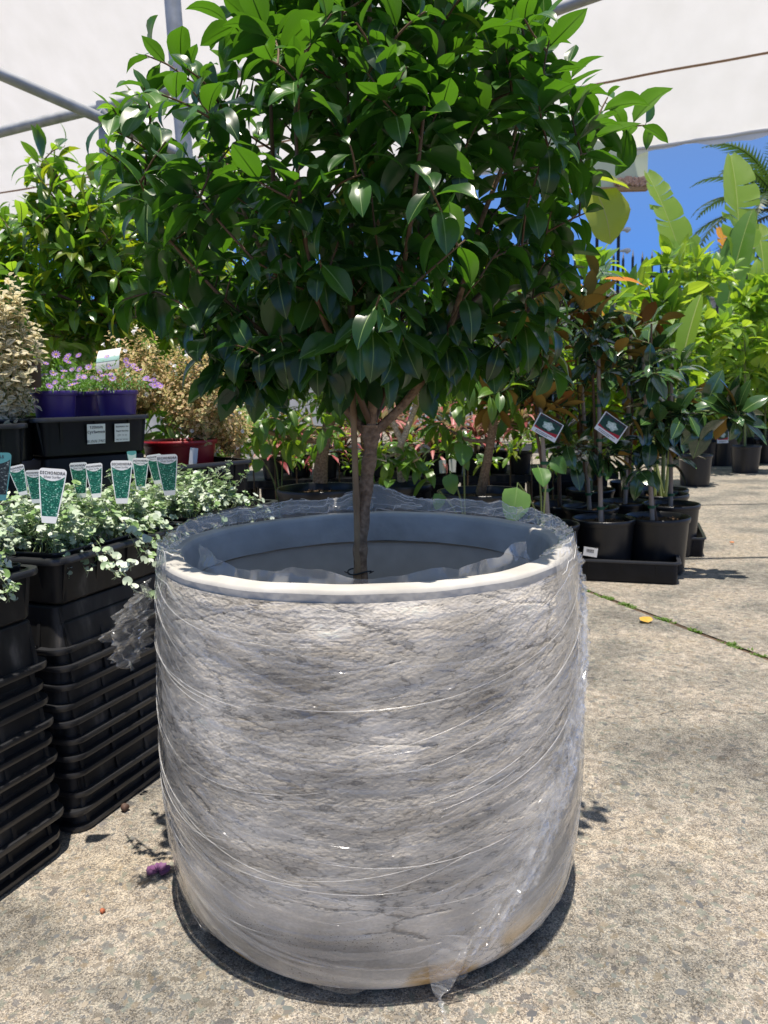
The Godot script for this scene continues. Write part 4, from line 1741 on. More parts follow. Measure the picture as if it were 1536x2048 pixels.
func plant_tag(label: String, p: Vector3, w: float, turn: float, lean: float, tilt: float, pic: Material, head: Material, words: Array, group: String) -> Node3D:
	var h := w * 1.75
	var t := thing("plant_tag", label, "plant tag", p, 0.0, group)
	t.basis = Basis(Vector3.UP, turn) * Basis(Vector3.BACK, tilt) * Basis(Vector3.RIGHT, lean)
	part("card", card_shape(round_top(w, h + w * 0.25, w * 0.50, w * 0.14), 0.0008), mats.card if head == null else head, t)
	# printed picture with its scooped upper edge
	var o := PackedVector2Array()
	var e := w * 0.035
	for i in 11:
		var x := lerpf(w * 0.5 - e * 1.4, -w * 0.5 + e * 1.4, i / 10.0)
		o.append(Vector2(x, -w * 0.24 - w * 0.22 * (1.0 - pow(x / (w * 0.5), 2.0))))
	for i in 6:
		var q := (i + 1) / 6.0
		o.append(Vector2(-(lerpf(w, w * 0.60, q) * 0.5 - e), lerpf(-w * 0.24, -h, q)))
	for i in 6:
		var q := 1.0 - i / 6.0
		o.append(Vector2(lerpf(w, w * 0.60, q) * 0.5 - e, lerpf(-w * 0.24, -h, q)))
	part("printed_picture", card_shape(o, 0.0010), pic, t)
	var y := -w * 0.17
	for i in words.size():
		lettering(words[i], w * (0.155 if i == 0 else 0.115), mats.ink, t, Transform3D(Basis(), Vector3(0, y, 0.0007)), i == 0)
		y -= w * 0.15
	return t


func make_tags() -> void:
	var pic := paint(1, 1, 1, 0.35)
	pic.albedo_texture = speckle_image(4, 64, 112, [Color(0.05, 0.33, 0.25), Color(0.18, 0.56, 0.43), Color(0.45, 0.74, 0.62), Color(0.74, 0.90, 0.83), Color(0.08, 0.42, 0.33), Color(0.25, 0.62, 0.50)])
	pic.uv1_scale = Vector3(16, 10, 1)
	var grey := paint(1, 1, 1, 0.4)
	grey.albedo_texture = speckle_image(6, 64, 112, [Color(0.10, 0.13, 0.13), Color(0.3, 0.36, 0.36), Color(0.55, 0.6, 0.6), Color(0.2, 0.25, 0.25)])
	grey.uv1_scale = Vector3(14, 8, 1)
	var words := ["DICHONDRA", "Silver Surfer"]
	var g := "white-headed green picture tags of the silvery plants"
	var data := [
		[106, 937, 1.62, 56, 0.30, -0.10, -0.04, "largest green picture tag, nearest the left edge of the three large ones"],
		[243, 921, 1.95, 44, 0.35, -0.08, 0.0, "dark green picture tag standing upright in front of the row's middle"],
		[333, 909, 2.12, 42, 0.30, -0.05, 0.05, "tall green picture tag standing rightmost in the row of tags"],
		[281, 916, 2.25, 33, 0.30, -0.12, 0.02, "small pale green tag just left of the tall rightmost tag"],
		[307, 909, 2.32, 30, 0.45, -0.10, 0.06, "faded tag half hidden behind the tall rightmost tag"],
		[156, 925, 2.0, 36, 0.30, -0.12, 0.0, "green tag leaning back right behind the largest tag"],
		[187, 927, 1.95, 35, 0.35, -0.12, 0.06, "tilted green tag between the largest and the dark upright one"],
		[67, 940, 1.85, 34, 0.35, -0.12, 0.03, "green tag half hidden behind the largest tag's left side"],
		[31, 931, 1.85, 31, 0.30, -0.15, 0.15, "small tag leaning sideways near the left edge"],
	]
	for d: Array in data:
		var p := at(d[0], d[1], d[2])
		plant_tag(d[7], p, float(d[3]) * 0.98 / FPX * d[2], float(d[4]) + 0.35 * sin(float(d[0])), float(d[5]) + 0.08 * sin(float(d[0]) * 1.7), float(d[6]) + 0.06 * sin(float(d[0]) * 2.3), pic, null, words, g)
	var teal := plant_tag("narrow pale teal tag standing behind the row of white-headed tags", at(263, 902, 2.36), 0.028, 0.3, -0.05, 0.0, paint(0.55, 0.68, 0.62, 0.5), paint(0.10, 0.35, 0.33, 0.5), [], "")
	teal.set_meta("category", "plant tag")
	plant_tag("grey speckled tag with a teal band cut by the photo's left edge", at(-4, 905, 1.60), 0.050, 0.35, -0.06, -0.06, grey, paint(0.08, 0.28, 0.30, 0.5), ["FALLS"], "")


# ------------------------------------------------------------------ the taller row of crates behind
func make_second_tier() -> void:
	var a := Vector3(0.727, 0, -0.687)          # along the front of this tray
	var nrm := Vector3(0.687, 0, 0.727)         # towards the camera
	var fl := Vector3(-1.023, 0, -2.30)
	var shp := shell_mesh(0.50, 0.365, 0.122, 0.018)
	var proto := make_crate("", shp, mats.black)
	var used := false
	var yaw := atan2(-a.z, a.x) + PI * 0.5
	var r := rnd(71)
	var spots := [
		[fl + a * 0.1825 - nrm * 0.25, 0.875, "under the purple flowers"],
		[fl - a * 0.215 - nrm * 0.25 + nrm * 0.03, 0.862, "under the cream shrubs"],
		[fl + a * 0.57 - nrm * 0.24, 0.70, "under the red pot"],
	]
	var ord_ := ["bottom", "second", "third", "fourth", "fifth", "sixth", "seventh", "eighth", "ninth", "tenth", "eleventh", "twelfth", "thirteenth", "fourteenth", "fifteenth", "sixteenth", "seventeenth", "eighteenth"]
	for s: Array in spots:
		var c: Vector3 = s[0]
		var n := int(round((float(s[1]) - 0.122) / 0.0463))
		for j in n + 1:
			var o := proto
			if used:
				o = copy(proto, "", c, yaw)
			used = true
			var y: float = 0.122 + (float(s[1]) - 0.122) * j / n
			o.transform = Transform3D(Basis(Vector3.UP, yaw + r.randfn(0, 0.008)) * Basis(Vector3.RIGHT, PI), Vector3(c.x, y, c.z))
			tag(o, "%s crate from the ground in the rear stack %s" % [ord_[j], s[2]], "crate", "upside-down crates in the tall rear stacks")
		var t := copy(proto, ["black open crate with two white stickers, holding purple-flowered pots", "black open crate holding cream variegated shrubs at the left edge", "black open crate carrying the red pot and the bronze shrub"][spots.find(s)], c, yaw, "crates holding plants on the rear stacks")
		t.transform = Transform3D(Basis(Vector3.UP, yaw), Vector3(c.x, float(s[1]) + 0.002, c.z))
	var top := 0.877
	# stickers on the labelled crate: its end faces the camera
	var tilt := Basis(Vector3.UP, atan2(nrm.x, nrm.z)) * Basis(Vector3.RIGHT, 0.147)
	for q: Array in [[0.158, 0.058, 0.062, ["120mm", "Cyclamen", "", "BUNN PNG"], "white sticker reading 120mm, left of the two on the crate's end"], [0.243, 0.050, 0.058, ["ROADWAY 101", "Paget Mackay", "QTY  11  EA", "PKT 01 120 AU"], "white sticker with the number 11, right of the two on the crate's end"]]:
		var p: Vector3 = fl + a * (float(q[0]) + 0.02) + Vector3.UP * (top + 0.066) - nrm * 0.0055
		var st := thing("sticker", q[4], "sticker", p)
		st.basis = tilt
		var s := Shape.new()
		s.box(Vector3.ZERO, Vector3(q[1], q[2], 0.0008))
		part("paper", s, mats.card, st)
		var y: float = q[2] * 0.34
		for k in 4:
			var wd: String = q[3][k]
			if wd:
				lettering(wd, float(q[1]) * (0.21 if wd.length() < 9 else 0.125), mats.ink, st, Transform3D(Basis(), Vector3(0, y, 0.0007)), k < 2)
			y -= float(q[2]) * 0.24
	# purple pots with daisies
	var violet := paint(0.065, 0.035, 0.22, 0.35)
	var body := Shape.new()
	body.lathe([PackedVector2Array([Vector2(0.0, 0.0), Vector2(0.052, 0.0)]), PackedVector2Array([Vector2(0.052, 0.0), Vector2(0.066, 0.115)]), PackedVector2Array([Vector2(0.066, 0.115), Vector2(0.071, 0.116), Vector2(0.071, 0.130), Vector2(0.067, 0.131), Vector2(0.064, 0.11)])], 36)
	var earth := Shape.new()
	earth.lathe([PackedVector2Array([Vector2(0.065, 0.112), Vector2(0.0, 0.116)])], 24)
	var fol := [leafy(0.09, 0.20, 0.05, 0.55, 0.2), leafy(0.16, 0.28, 0.08, 0.55, 0.2), leafy(0.06, 0.14, 0.04, 0.55, 0.2)]
	var needle := leaf_shapes(0.22, 0.5, 0.2, 0.8, 0.9, 0.05, 3, 0.0, 1)
	var kinds := leaf_set([needle], [[fol[0], fol[0]], [fol[1], fol[1]], [fol[2], fol[2]]])
	var daisy := Shape.new()
	var eye := Shape.new()
	for i in 11:
		var w := TAU * i / 11.0
		var d := Vector3(cos(w), 0.12, sin(w))
		var sd := Vector3(-sin(w), 0, cos(w)) * 0.16
		var k := daisy.vert(d * 0.16)
		daisy.vert(d * 0.65 - sd)
		daisy.vert(d * 0.65 + sd)
		daisy.vert(d + Vector3.UP * 0.06)
		daisy.quad(k, k + 1, k + 3, k + 2)
	eye.lathe([PackedVector2Array([Vector2(0.24, 0.05), Vector2(0.16, 0.15), Vector2(0.0, 0.19)])], 9)
	var petal := leafy(0.36, 0.17, 0.55, 0.5, 0.25, 0.7, 1.0)
	var gold := paint(0.65, 0.42, 0.04, 0.7)
	var fm := ArrayMesh.new()
	daisy.mesh(petal, fm)
	eye.mesh(gold, fm)
	var pots := [[112, 838, 2.50, "purple pot of violet daisies at the left end of the labelled crate", 20], [236, 826, 2.66, "purple pot of violet daisies spilling over the crate's stickered end", 26], [168, 832, 2.78, "violet daisy plant between the two purple pots, set farther back", 14]]
	for q: Array in pots:
		var p := at(q[0], q[1], q[2])
		p.y = top + 0.072
		var t := thing("daisy_plant", q[3], "flowering plant", p, 0.0, "purple daisies in the labelled crate")
		part("pot", body, violet, t)
		part("potting_mix", earth, mats.soil, t)
		var ls := []
		for i in 620:
			var w := r.randf() * TAU
			var rr := sqrt(r.randf()) * 0.14
			var y := 0.13 + (0.12 - rr * 0.75) * r.randf_range(0.1, 1.05)
			var pp := Vector3(cos(w) * rr, y, sin(w) * rr)
			ls.append([leaf_frame(Vector3(cos(w), r.randf_range(-0.5, 1.4), sin(w)) + spot(r) * 0.5, Vector3.UP, r.randf_range(0.014, 0.028), pp), r.randi() % 3])
		hang(t, ls, kinds, 0)
		for i in int(q[4]):
			var w := r.randf() * TAU
			var rr := sqrt(r.randf()) * 0.155
			var y := 0.15 + (0.13 - rr * 0.9) * r.randf_range(0.7, 1.1)
			var face := (Vector3(0.15, 0.7, 0.6) + spot(r) * 0.6).normalized()
			put("flower", fm, null, t, Transform3D(Basis(Quaternion(Vector3.UP, face)).scaled_local(Vector3.ONE * r.randf_range(0.010, 0.015)), Vector3(cos(w) * rr, y, sin(w) * rr + 0.02)))
	# curled white tag with a pale teal band, and a small brown one
	var sign_ := thing("curled_tag", "white plant tag with pale teal stripes, curled over above the daisies", "plant tag", at(215, 742, 2.76))
	var cs := Shape.new()
	var band := Shape.new()
	for k in 2:
		var sh: Shape = [cs, band][k]
		for i in 13:
			var t := i / 12.0
			if k == 1:
				t = lerpf(0.42, 0.62, t)
			var y := 0.004 + 0.072 * t
			var z := -0.03 * pow(t, 3.0)
			for x in [-0.040 + 0.004 * t, 0.042 + 0.003 * t]:
				sh.vert(Vector3(x, y + x * 0.12, z + (0.0008 if k else 0.0)), Vector2(x, t))
		sh.weave(0, 13, 2)
	part("card", cs, mats.card, sign_)
	part("printed_band", band, paint(0.42, 0.66, 0.60, 0.5), sign_)
	var br := thing("plant_tag", "small brown tag with pale lettering between the cream shrub and the daisies", "plant tag", at(60, 725, 2.36))
	part("card", card_shape(round_top(0.062, 0.075, 0.055, 0.006), 0.001), paint(0.10, 0.065, 0.05, 0.6), br)
	lettering("GARDEN", 0.010, mats.card, br, Transform3D(Basis(), Vector3(0.0, -0.014, 0.0008)), true)
	make_cream_shrubs(r, top)
	make_bronze_shrubs(r)


func variegated(center: Color, edge_: Color, rough := 0.5, lo := 0.22) -> StandardMaterial3D:
	var im := Image.create(32, 64, false, Image.FORMAT_RGB8)
	var nz := FastNoiseLite.new()
	nz.frequency = 0.13
	for y in 64:
		for x in 32:
			var d := absf(x - 15.5) / 15.5
			var k := smoothstep(lo, lo + 0.33, d + nz.get_noise_2d(x, y) * 0.45)
			im.set_pixel(x, y, center.lerp(edge_, k).linear_to_srgb())
	var m := paint(1, 1, 1, rough)
	m.albedo_texture = ImageTexture.create_from_image(im)
	m.backlight_enabled = true
	m.backlight = Color(0.9, 0.9, 0.8).linear_to_srgb()
	return m


# a small shrub of many little shoots: dome of foliage round a pot
func shrub(root: Node3D, c: Vector3, size: Vector3, shoots: int, per: int, l0: float, l1: float, kinds: Array, stem: Material, r: RandomNumberGenerator, up := 0.2, parts := 0) -> void:
	var st := Shape.new()
	var ls := []
	var base_ := Vector3(c.x, maxf(0.05, c.y - size.y * 1.05), c.z)
	for i in shoots:
		var d := spot(r)
		var k := pow(d.length(), -0.5) * (0.78 + 0.34 * sin(d.x * 7.0 + d.y * 5.0 + c.y * 20.0) * cos(d.z * 6.0) + r.randf() * 0.3)
		var tip := c + Vector3(d.x * size.x, d.y * size.y, d.z * size.z) * minf(k, 1.5)
		var mid := base_.lerp(tip, 0.55) + Vector3(tip.x - base_.x, 0, tip.z - base_.z) * 0.12 + Vector3.UP * size.y * 0.1
		var cu := curve([base_ + spot(r) * 0.02, mid, tip], 3)
		st.tube(cu, taper(cu.size(), 0.0014, 0.0006), 3, false)
		shoot(ls, mid, tip, per, l0, l1, up, l0 * 0.55, r, kinds.size(), 1.0, 0.7, 1.0, (d.normalized() + Vector3(0, 0.7, 0.35)).normalized())
	var so := part("stems", st, stem, root)
	so.set_meta("kind", "stuff")
	hang(root, ls, kinds, parts)


func black_pot(r0: float, r1: float, h: float, m: Material) -> Shape:
	var s := Shape.new()
	s.lathe([PackedVector2Array([Vector2(0.0, 0.002), Vector2(r0, 0.002)]), PackedVector2Array([Vector2(r0, 0.002), Vector2(r0 + 0.004, 0.008), Vector2(r1 * 0.985, h * 0.90)]), PackedVector2Array([Vector2(r1 * 0.985, h * 0.90), Vector2(r1 + 0.004, h * 0.905)]), PackedVector2Array([Vector2(r1 + 0.004, h * 0.905), Vector2(r1 + 0.007, h * 0.95), Vector2(r1 + 0.007, h * 0.985), Vector2(r1 + 0.003, h), Vector2(r1 - 0.004, h * 0.995), Vector2(r1 - 0.010, h * 0.93), Vector2(r1 - 0.014, h * 0.86)])], 48)
	return s


func earth_disc(rad: float, y: float, r: RandomNumberGenerator) -> Shape:
	var s := Shape.new()
	for j in 5:
		for k in 25:
			var a := TAU * k / 24.0
			var q := rad * (1.0 - j / 4.0)
			s.vert(Vector3(cos(a) * q, y + (0.0 if j == 0 else r.randf_range(-0.004, 0.008)), sin(a) * q), Vector2(a, j))
	s.weave(0, 5, 25)
	for i in 60:
		var a := r.randf() * TAU
		var q := sqrt(r.randf()) * rad * 0.9
		s.box(Vector3(cos(a) * q, y + 0.006, sin(a) * q), Vector3(r.randf_range(0.006, 0.016), 0.005, r.randf_range(0.004, 0.010)), Basis(spot(r).normalized(), r.randf() * 3.0))
	return s


func make_cream_shrubs(r: RandomNumberGenerator, top: float) -> void:
	var m := [variegated(Color(0.16, 0.22, 0.08), Color(0.86, 0.76, 0.50), 0.5, 0.05), variegated(Color(0.50, 0.42, 0.16), Color(0.88, 0.78, 0.56), 0.5, 0.05), variegated(Color(0.12, 0.17, 0.08), Color(0.84, 0.76, 0.58), 0.5, 0.05)]
	var shp := leaf_shapes(0.55, 0.6, 0.15, 0.75, 0.85, 0.04, 4, 0.1, 1)
	var tones := []
	for q in m:
		tones.append([q, q])
	var kinds := leaf_set([shp], tones)
	var data := [[8, 705, 2.36, 0.095, 0.225, 230, "cream variegated shrub spilling over its crate at the photo's left edge"], [-60, 690, 2.40, 0.11, 0.20, 220, "second cream variegated shrub, mostly cut by the photo's left edge"]]
	for q: Array in data:
		var p := at(q[0], q[1], q[2])
		var t := thing("variegated_shrub", q[6], "shrub", Vector3(p.x, top - 0.01, p.z), 0.0, "cream variegated shrubs")
		var s := black_pot(0.05, 0.065, 0.13, mats.pot_black)
		part("pot", s, mats.pot_black, t)
		shrub(t, Vector3(0, p.y - top + 0.01, 0), Vector3(q[3], q[4], q[3]), q[5], 9, 0.024, 0.042, kinds, mats.twig_green, r, 0.2)


func make_bronze_shrubs(r: RandomNumberGenerator) -> void:
	var m := [variegated(Color(0.24, 0.28, 0.08), Color(0.78, 0.64, 0.28)), variegated(Color(0.42, 0.30, 0.12), Color(0.68, 0.46, 0.24)), variegated(Color(0.15, 0.21, 0.07), Color(0.70, 0.62, 0.30)), variegated(Color(0.50, 0.36, 0.18), Color(0.82, 0.64, 0.38))]
	var tones := []
	for q in m:
		tones.append([q, q])
	var kinds := leaf_set([leaf_shapes(0.48, 0.4, 0.2, 0.8, 0.88, 0.04, 3, 0.0, 1)], tones)
	var white := leafy(0.82, 0.80, 0.78, 0.6, 0.3, 1.0, 1.0)
	var bell := Shape.new()
	bell.lathe([PackedVector2Array([Vector2(0.02, -1.0), Vector2(0.22, -0.4), Vector2(0.30, 0.1), Vector2(0.75, 0.45)])], 7)
	var bm := bell.mesh(white)
	# [px, py, ahead, half width, half height, shoots, pot bottom height]
	var data := [
		[400, 785, 2.95, 0.175, 0.18, 330, 0.70, "dense bronze and cream shrub in the red pot, with white flowers"],
		[272, 745, 3.0, 0.16, 0.17, 240, 0.66, "bronze shrub rising behind the purple daisies"],
		[455, 850, 3.1, 0.10, 0.10, 130, 0.66, "small bronze shrub hugging the right side of the red pot's shrub"],
	]
	for q: Array in data:
		var p := at(q[0], q[1], q[2])
		var t := thing("bronze_shrub", q[7], "shrub", Vector3(p.x, q[6], p.z), 0.0, "bronze variegated shrubs")
		shrub(t, Vector3(0, p.y - float(q[6]), 0), Vector3(q[3], q[4], q[3]), q[5], 10, 0.016, 0.029, kinds, mats.twig_green, r, 0.15)
		for i in 16:
			var d := spot(r).normalized()
			d.z = absf(d.z)
			var face := (d + Vector3.UP * 0.4).normalized()
			put("flower", bm, null, t, Transform3D(Basis(Quaternion(Vector3.UP, face)).scaled_local(Vector3.ONE * 0.011), Vector3(d.x * float(q[3]), p.y - float(q[6]) + d.y * float(q[4]), d.z * float(q[3])) * 1.0))
	# the pots under them
	var red := paint(0.26, 0.010, 0.016, 0.38)
	var c := at(362, 930, 2.95)
	var t := thing("red_pot", "wide red plastic pot with a white label, holding the bronze shrub", "pot", Vector3(c.x, 0.704, c.z))
	part("body", black_pot(0.105, 0.135, 0.19, red), red, t)
	part("potting_mix", earth_disc(0.125, 0.165, r), mats.soil, t)
	var s := Shape.new()
	s.box(Vector3.ZERO, Vector3(0.030, 0.068, 0.001))
	part("label", s, mats.card, t, Transform3D(Basis(Vector3.UP, 0.55) * Basis(Vector3.BACK, -0.15), Vector3(0.078, 0.13, 0.117)))
	c = at(272, 900, 3.0)
	t = thing("plant_pot", "dark pot under the bronze shrub behind the labelled crate", "pot", Vector3(c.x, 0.64, c.z))
	part("body", black_pot(0.09, 0.11, 0.17, mats.pot_black), mats.pot_black, t)
	var plinth := thing("plant_stand", "upturned dark crate stack carrying the pot behind the labelled crate", "plant stand", Vector3(c.x, 0, c.z))
	s = Shape.new()
	for i in 14:
		s.box(Vector3(0, 0.0229 + i * 0.0456, 0), Vector3(0.30 - (i % 2) * 0.012, 0.0454, 0.30 - (i % 2) * 0.012))
	part("stand_body", s, mats.black, plinth)


# ------------------------------------------------------------------ potted trees and shrubs behind the planter
# blobs: [px, py, ahead, half width, half height] of clumps of the crown; the trunk follows its own points
func nursery_tree(called: String, label: String, category: String, group: String, trunk: Array, r0: float, blobs: Array, shoots: int, per: int, l0: float, l1: float, kinds: Array, bark: Material, parts: int, r: RandomNumberGenerator, up := 0.15, gap := 0.02, pot := [], spread := 1.0) -> Node3D:
	var foot: Vector3 = trunk[0]
	var o := Vector3(foot.x, 0, foot.z)
	var root := thing(called, label, category, o, 0.0, group)
	if pot:
		part("pot", black_pot(pot[0] * 0.86, pot[0], pot[1], mats.pot_black), mats.pot_black, root)
		part("potting_mix", earth_disc(pot[0] - 0.012, pot[1] * 0.9, r), mats.soil, root)
	var pts := []
	for p: Vector3 in trunk:
		pts.append(p - o)
	var c := curve(pts, 5)
	var s := Shape.new()
	s.tube(c, taper(c.size(), r0, r0 * 0.5), 9)
	part("trunk", s, bark, root)
	var nodes := PackedVector3Array()
	for i in range(c.size() / 3, c.size()):
		nodes.append(c[i])
	var tips := []
	var total := 0.0
	for b: Array in blobs:
		total += float(b[3]) * float(b[3]) * float(b[4])
	for b: Array in blobs:
		var bc := at(b[0], b[1], b[2]) - o
		var near := c[c.size() - 1]
		for q in c:
			if q.distance_to(bc) + maxf(0.0, q.y - bc.y) < near.distance_to(bc) + maxf(0.0, near.y - bc.y):
				near = q
		var limb := curve([near, near.lerp(bc, 0.55) + Vector3.DOWN * 0.03, bc], 4)
		var ls := Shape.new()
		ls.tube(limb, taper(limb.size(), r0 * 0.45, r0 * 0.22), 6, false)
		part("branch", ls, bark, root)
		nodes.append_array(limb)
		var n := maxi(3, int(shoots * float(b[3]) * float(b[3]) * float(b[4]) / total))
		for i in n:
			var d := spot(r)
			d *= minf(1.25, pow(d.length(), -0.55))
			tips.append(bc + Vector3(d.x * float(b[3]), d.y * float(b[4]), d.z * float(b[3])))
	var tw := Shape.new()
	var ends := twigs(tw, nodes, tips, minf(0.005, r0 * 0.3), r, 0.02, 0.14)
	part("twigs", tw, bark, root).set_meta("kind", "stuff")
	var leaves := []
	for e: Array in ends:
		shoot(leaves, e[0], e[1], per + r.randi() % 3, l0, l1, up + r.randf_range(-0.25, 0.2), gap, r, kinds.size(), spread, 0.9)
	hang(root, leaves, kinds, parts)
	return root


func make_back_trees() -> void:
	var r := rnd(808)
	var oval := [leaf_shapes(0.34, 0.75, 0.22, 0.82, 0.95, 0.08, 6, 0.04, 1), leaf_shapes(0.38, 0.45, 0.28, 0.8, 0.98, 0.08, 6, 0.05, 2), leaf_shapes(0.32, 1.0, 0.2, 0.84, 0.92, 0.08, 6, 0.03, 3)]
	var green := leaf_set(oval, [[leafy(0.065, 0.145, 0.024, 0.3, 0.55, 0.5, 0.04), mats.rib], [leafy(0.095, 0.19, 0.024, 0.32, 0.62, 0.6, 0.04), mats.rib], [leafy(0.040, 0.095, 0.024, 0.28, 0.26, 0.45, 0.05), mats.rib], [leafy(0.10, 0.13, 0.016, 0.35, 0.5, 0.8, 0.03), mats.rib]])
	var bright := leaf_set(oval, [[leafy(0.07, 0.15, 0.02, 0.36, 0.4, 0.6, 0.05), mats.rib], [leafy(0.10, 0.20, 0.028, 0.36, 0.45, 0.65, 0.05), mats.rib], [leafy(0.045, 0.11, 0.02, 0.33, 0.35, 0.5, 0.05), mats.rib]])
	var g := "green nursery trees standing behind the crates at left"
	nursery_tree("nursery_tree", "tallest green tree at left, its tip touching the pipe of the canopy", "tree", g, [at(235, 1000, 3.9) * Vector3(1, 0, 1), at(215, 700, 3.9), at(205, 560, 3.9), at(160, 430, 3.9), at(95, 330, 3.85)], 0.026, [[88, 320, 3.85, 0.11, 0.16], [120, 410, 3.8, 0.22, 0.17], [190, 480, 3.85, 0.26, 0.20], [120, 590, 3.8, 0.30, 0.25], [230, 600, 3.9, 0.25, 0.22]], 96, 8, 0.12, 0.185, green, mats.twig, 300, r, 0.10, 0.022)
	nursery_tree("nursery_tree", "green tree at left growing between the tallest tree and the potted tree's crown", "tree", g, [at(250, 1000, 4.3) * Vector3(1, 0, 1), at(245, 650, 4.3), at(255, 500, 4.3), at(268, 350, 4.3)], 0.024, [[262, 250, 4.3, 0.12, 0.18], [240, 370, 4.3, 0.20, 0.25], [300, 460, 4.35, 0.28, 0.3], [350, 560, 4.3, 0.32, 0.25], [300, 650, 4.3, 0.35, 0.2]], 95, 8, 0.12, 0.18, green, mats.bark, 220, r, 0.10, 0.022)
	nursery_tree("nursery_tree", "green tree half cut off by the left edge of the photo", "tree", g, [at(-30, 1000, 4.0) * Vector3(1, 0, 1), at(-25, 650, 4.0), at(-10, 480, 4.0)], 0.022, [[5, 480, 4.0, 0.14, 0.16], [-30, 560, 4.0, 0.25, 0.25], [40, 560, 4.0, 0.16, 0.2]], 50, 8, 0.11, 0.17, green, mats.bark, 160, r, 0.05, 0.022)
	nursery_tree("nursery_tree", "green tree mostly hidden behind the left side of the potted tree's crown", "tree", g, [at(470, 1000, 4.8) * Vector3(1, 0, 1), at(470, 700, 4.8), at(460, 560, 4.8)], 0.026, [[440, 560, 4.8, 0.45, 0.4], [430, 400, 4.8, 0.3, 0.35], [500, 720, 4.8, 0.35, 0.25]], 95, 8, 0.10, 0.16, green, mats.bark, 120, r, 0.0, 0.022)
	# big pots with thick trunks right behind the planter
	var g2 := "trees in big black pots just behind the planter"
	nursery_tree("pot_tree", "dark-trunked tree in the widest black pot, left of the young tree's trunk", "tree", g2, [at(640, 965, 4.7), at(645, 900, 4.7), at(668, 800, 4.7), at(672, 690, 4.7)], 0.048, [[560, 840, 4.35, 0.33, 0.14], [505, 850, 4.4, 0.2, 0.10], [640, 650, 4.6, 0.5, 0.3], [700, 770, 4.7, 0.3, 0.16]], 70, 6, 0.13, 0.2, bright, mats.bark, 200, r, -0.7, 0.025, [0.26, 0.50])
	nursery_tree("pot_tree", "pale forked sapling in the black pot right of the young tree's trunk", "tree", g2, [at(803, 962, 4.8), at(800, 900, 4.75), at(806, 880, 4.7), at(838, 790, 4.7), at(850, 700, 4.7)], 0.026, [[760, 905, 4.6, 0.14, 0.07], [840, 915, 4.55, 0.16, 0.08], [850, 700, 4.7, 0.35, 0.25], [770, 720, 4.8, 0.3, 0.2]], 46, 5, 0.14, 0.20, bright, mats.bark_pale, 150, r, -0.4, 0.03, [0.19, 0.50])
	var fork := Shape.new()
	var fo := get_node("pot_tree_001") as Node3D
	var fc := curve([at(804, 885, 4.7) - fo.position, at(782, 830, 4.7) - fo.position, at(772, 740, 4.7) - fo.position], 5)
	fork.tube(fc, taper(fc.size(), 0.02, 0.012), 8, false)
	part("branch", fork, mats.bark_pale, fo)
	nursery_tree("pot_tree", "brown-trunked tree in a black pot left of the tagged magnolias", "tree", g2, [at(962, 985, 4.5), at(968, 955, 4.45), at(985, 860, 4.4), at(995, 740, 4.4), at(990, 640, 4.4)], 0.032, [[940, 760, 4.3, 0.3, 0.16], [1000, 640, 4.5, 0.4, 0.3], [1060, 760, 4.5, 0.2, 0.2], [900, 860, 4.6, 0.2, 0.12]], 62, 6, 0.13, 0.2, bright, mats.bark, 180, r, -0.5, 0.025, [0.255, 0.48])
	# low heart-leaved plants at the feet of these trees
	var heart := [leaf_shapes(0.72, 0.45, 0.2, 0.62, 0.62, 0.12, 7, 0.06, 1), leaf_shapes(0.66, 0.7, 0.25, 0.65, 0.65, 0.12, 7, 0.06, 2)]
	var hearts := leaf_set(heart, [[leafy(0.11, 0.22, 0.05, 0.4, 0.4, 0.6, 0.1), mats.rib], [leafy(0.06, 0.15, 0.03, 0.4, 0.35, 0.5, 0.1), mats.rib]])
	for q: Array in [[1085, 1010, 4.05, [[1035, 985, 3.9, 0.22, 2.6], [1075, 950, 4.0, 0.18, 1.2], [1105, 930, 4.1, 0.16, 0.4]], "heart-leaved plant with one large pale leaf hanging over the planter's back rim"], [930, 1000, 4.25, [[900, 960, 4.2, 0.17, 2.2], [925, 900, 4.25, 0.2, 1.0], [880, 1000, 4.2, 0.14, 1.9]], "low heart-leaved plant between the two black pots right of the trunk"], [560, 960, 4.9, [[540, 900, 4.8, 0.15, 2.6], [520, 930, 4.8, 0.13, 2.0], [575, 890, 4.8, 0.16, 0.8]], "low leafy plant behind the crates, left of the widest black pot"]]:
		var b := at(q[0], q[1], q[2])
		var t := thing("heart_leaf_plant", q[4], "plant", Vector3(b.x, 0, b.z))
		part("pot", black_pot(0.08, 0.10, 0.22, mats.pot_black), mats.pot_black, t)
		var s := Shape.new()
		for k in 3:
			var l: Array = q[3][k]
			var p := at(l[0], l[1], l[2]) - t.position
			var cu := curve([Vector3(0, 0.2, 0), Vector3(p.x * 0.3, p.y * 0.8, p.z * 0.3), p + Vector3.UP * 0.05], 4)
			s.tube(cu, taper(cu.size(), 0.006, 0.004), 5, false)
			var dir := Vector3(cos(l[4]) * 0.5, -0.8, 0.5)
			put("leaf", hearts[0 if k == 0 and q[0] == 1085 else (1 if k % 2 else 3)], null, t, leaf_frame(dir + spot(r) * 0.5, Vector3(0.1, 0.6, 0.8) + spot(r) * 0.6, float(l[3]) * (1.0 if k == 0 and q[0] == 1085 else 0.8), p + Vector3.UP * 0.05))
		part("stalks", s, mats.twig_green, t)
	# bench with rows of pots and pink cordylines
	var bench := thing("nursery_bench", "low black bench carrying rows of potted pink cordylines behind the planter", "bench", Vector3(0.15, 0, -6.3))
	var s := Shape.new()
	s.box(Vector3(0, 0.40, 0), Vector3(3.3, 0.05, 0.9))
	part("top", s, mats.black, bench)
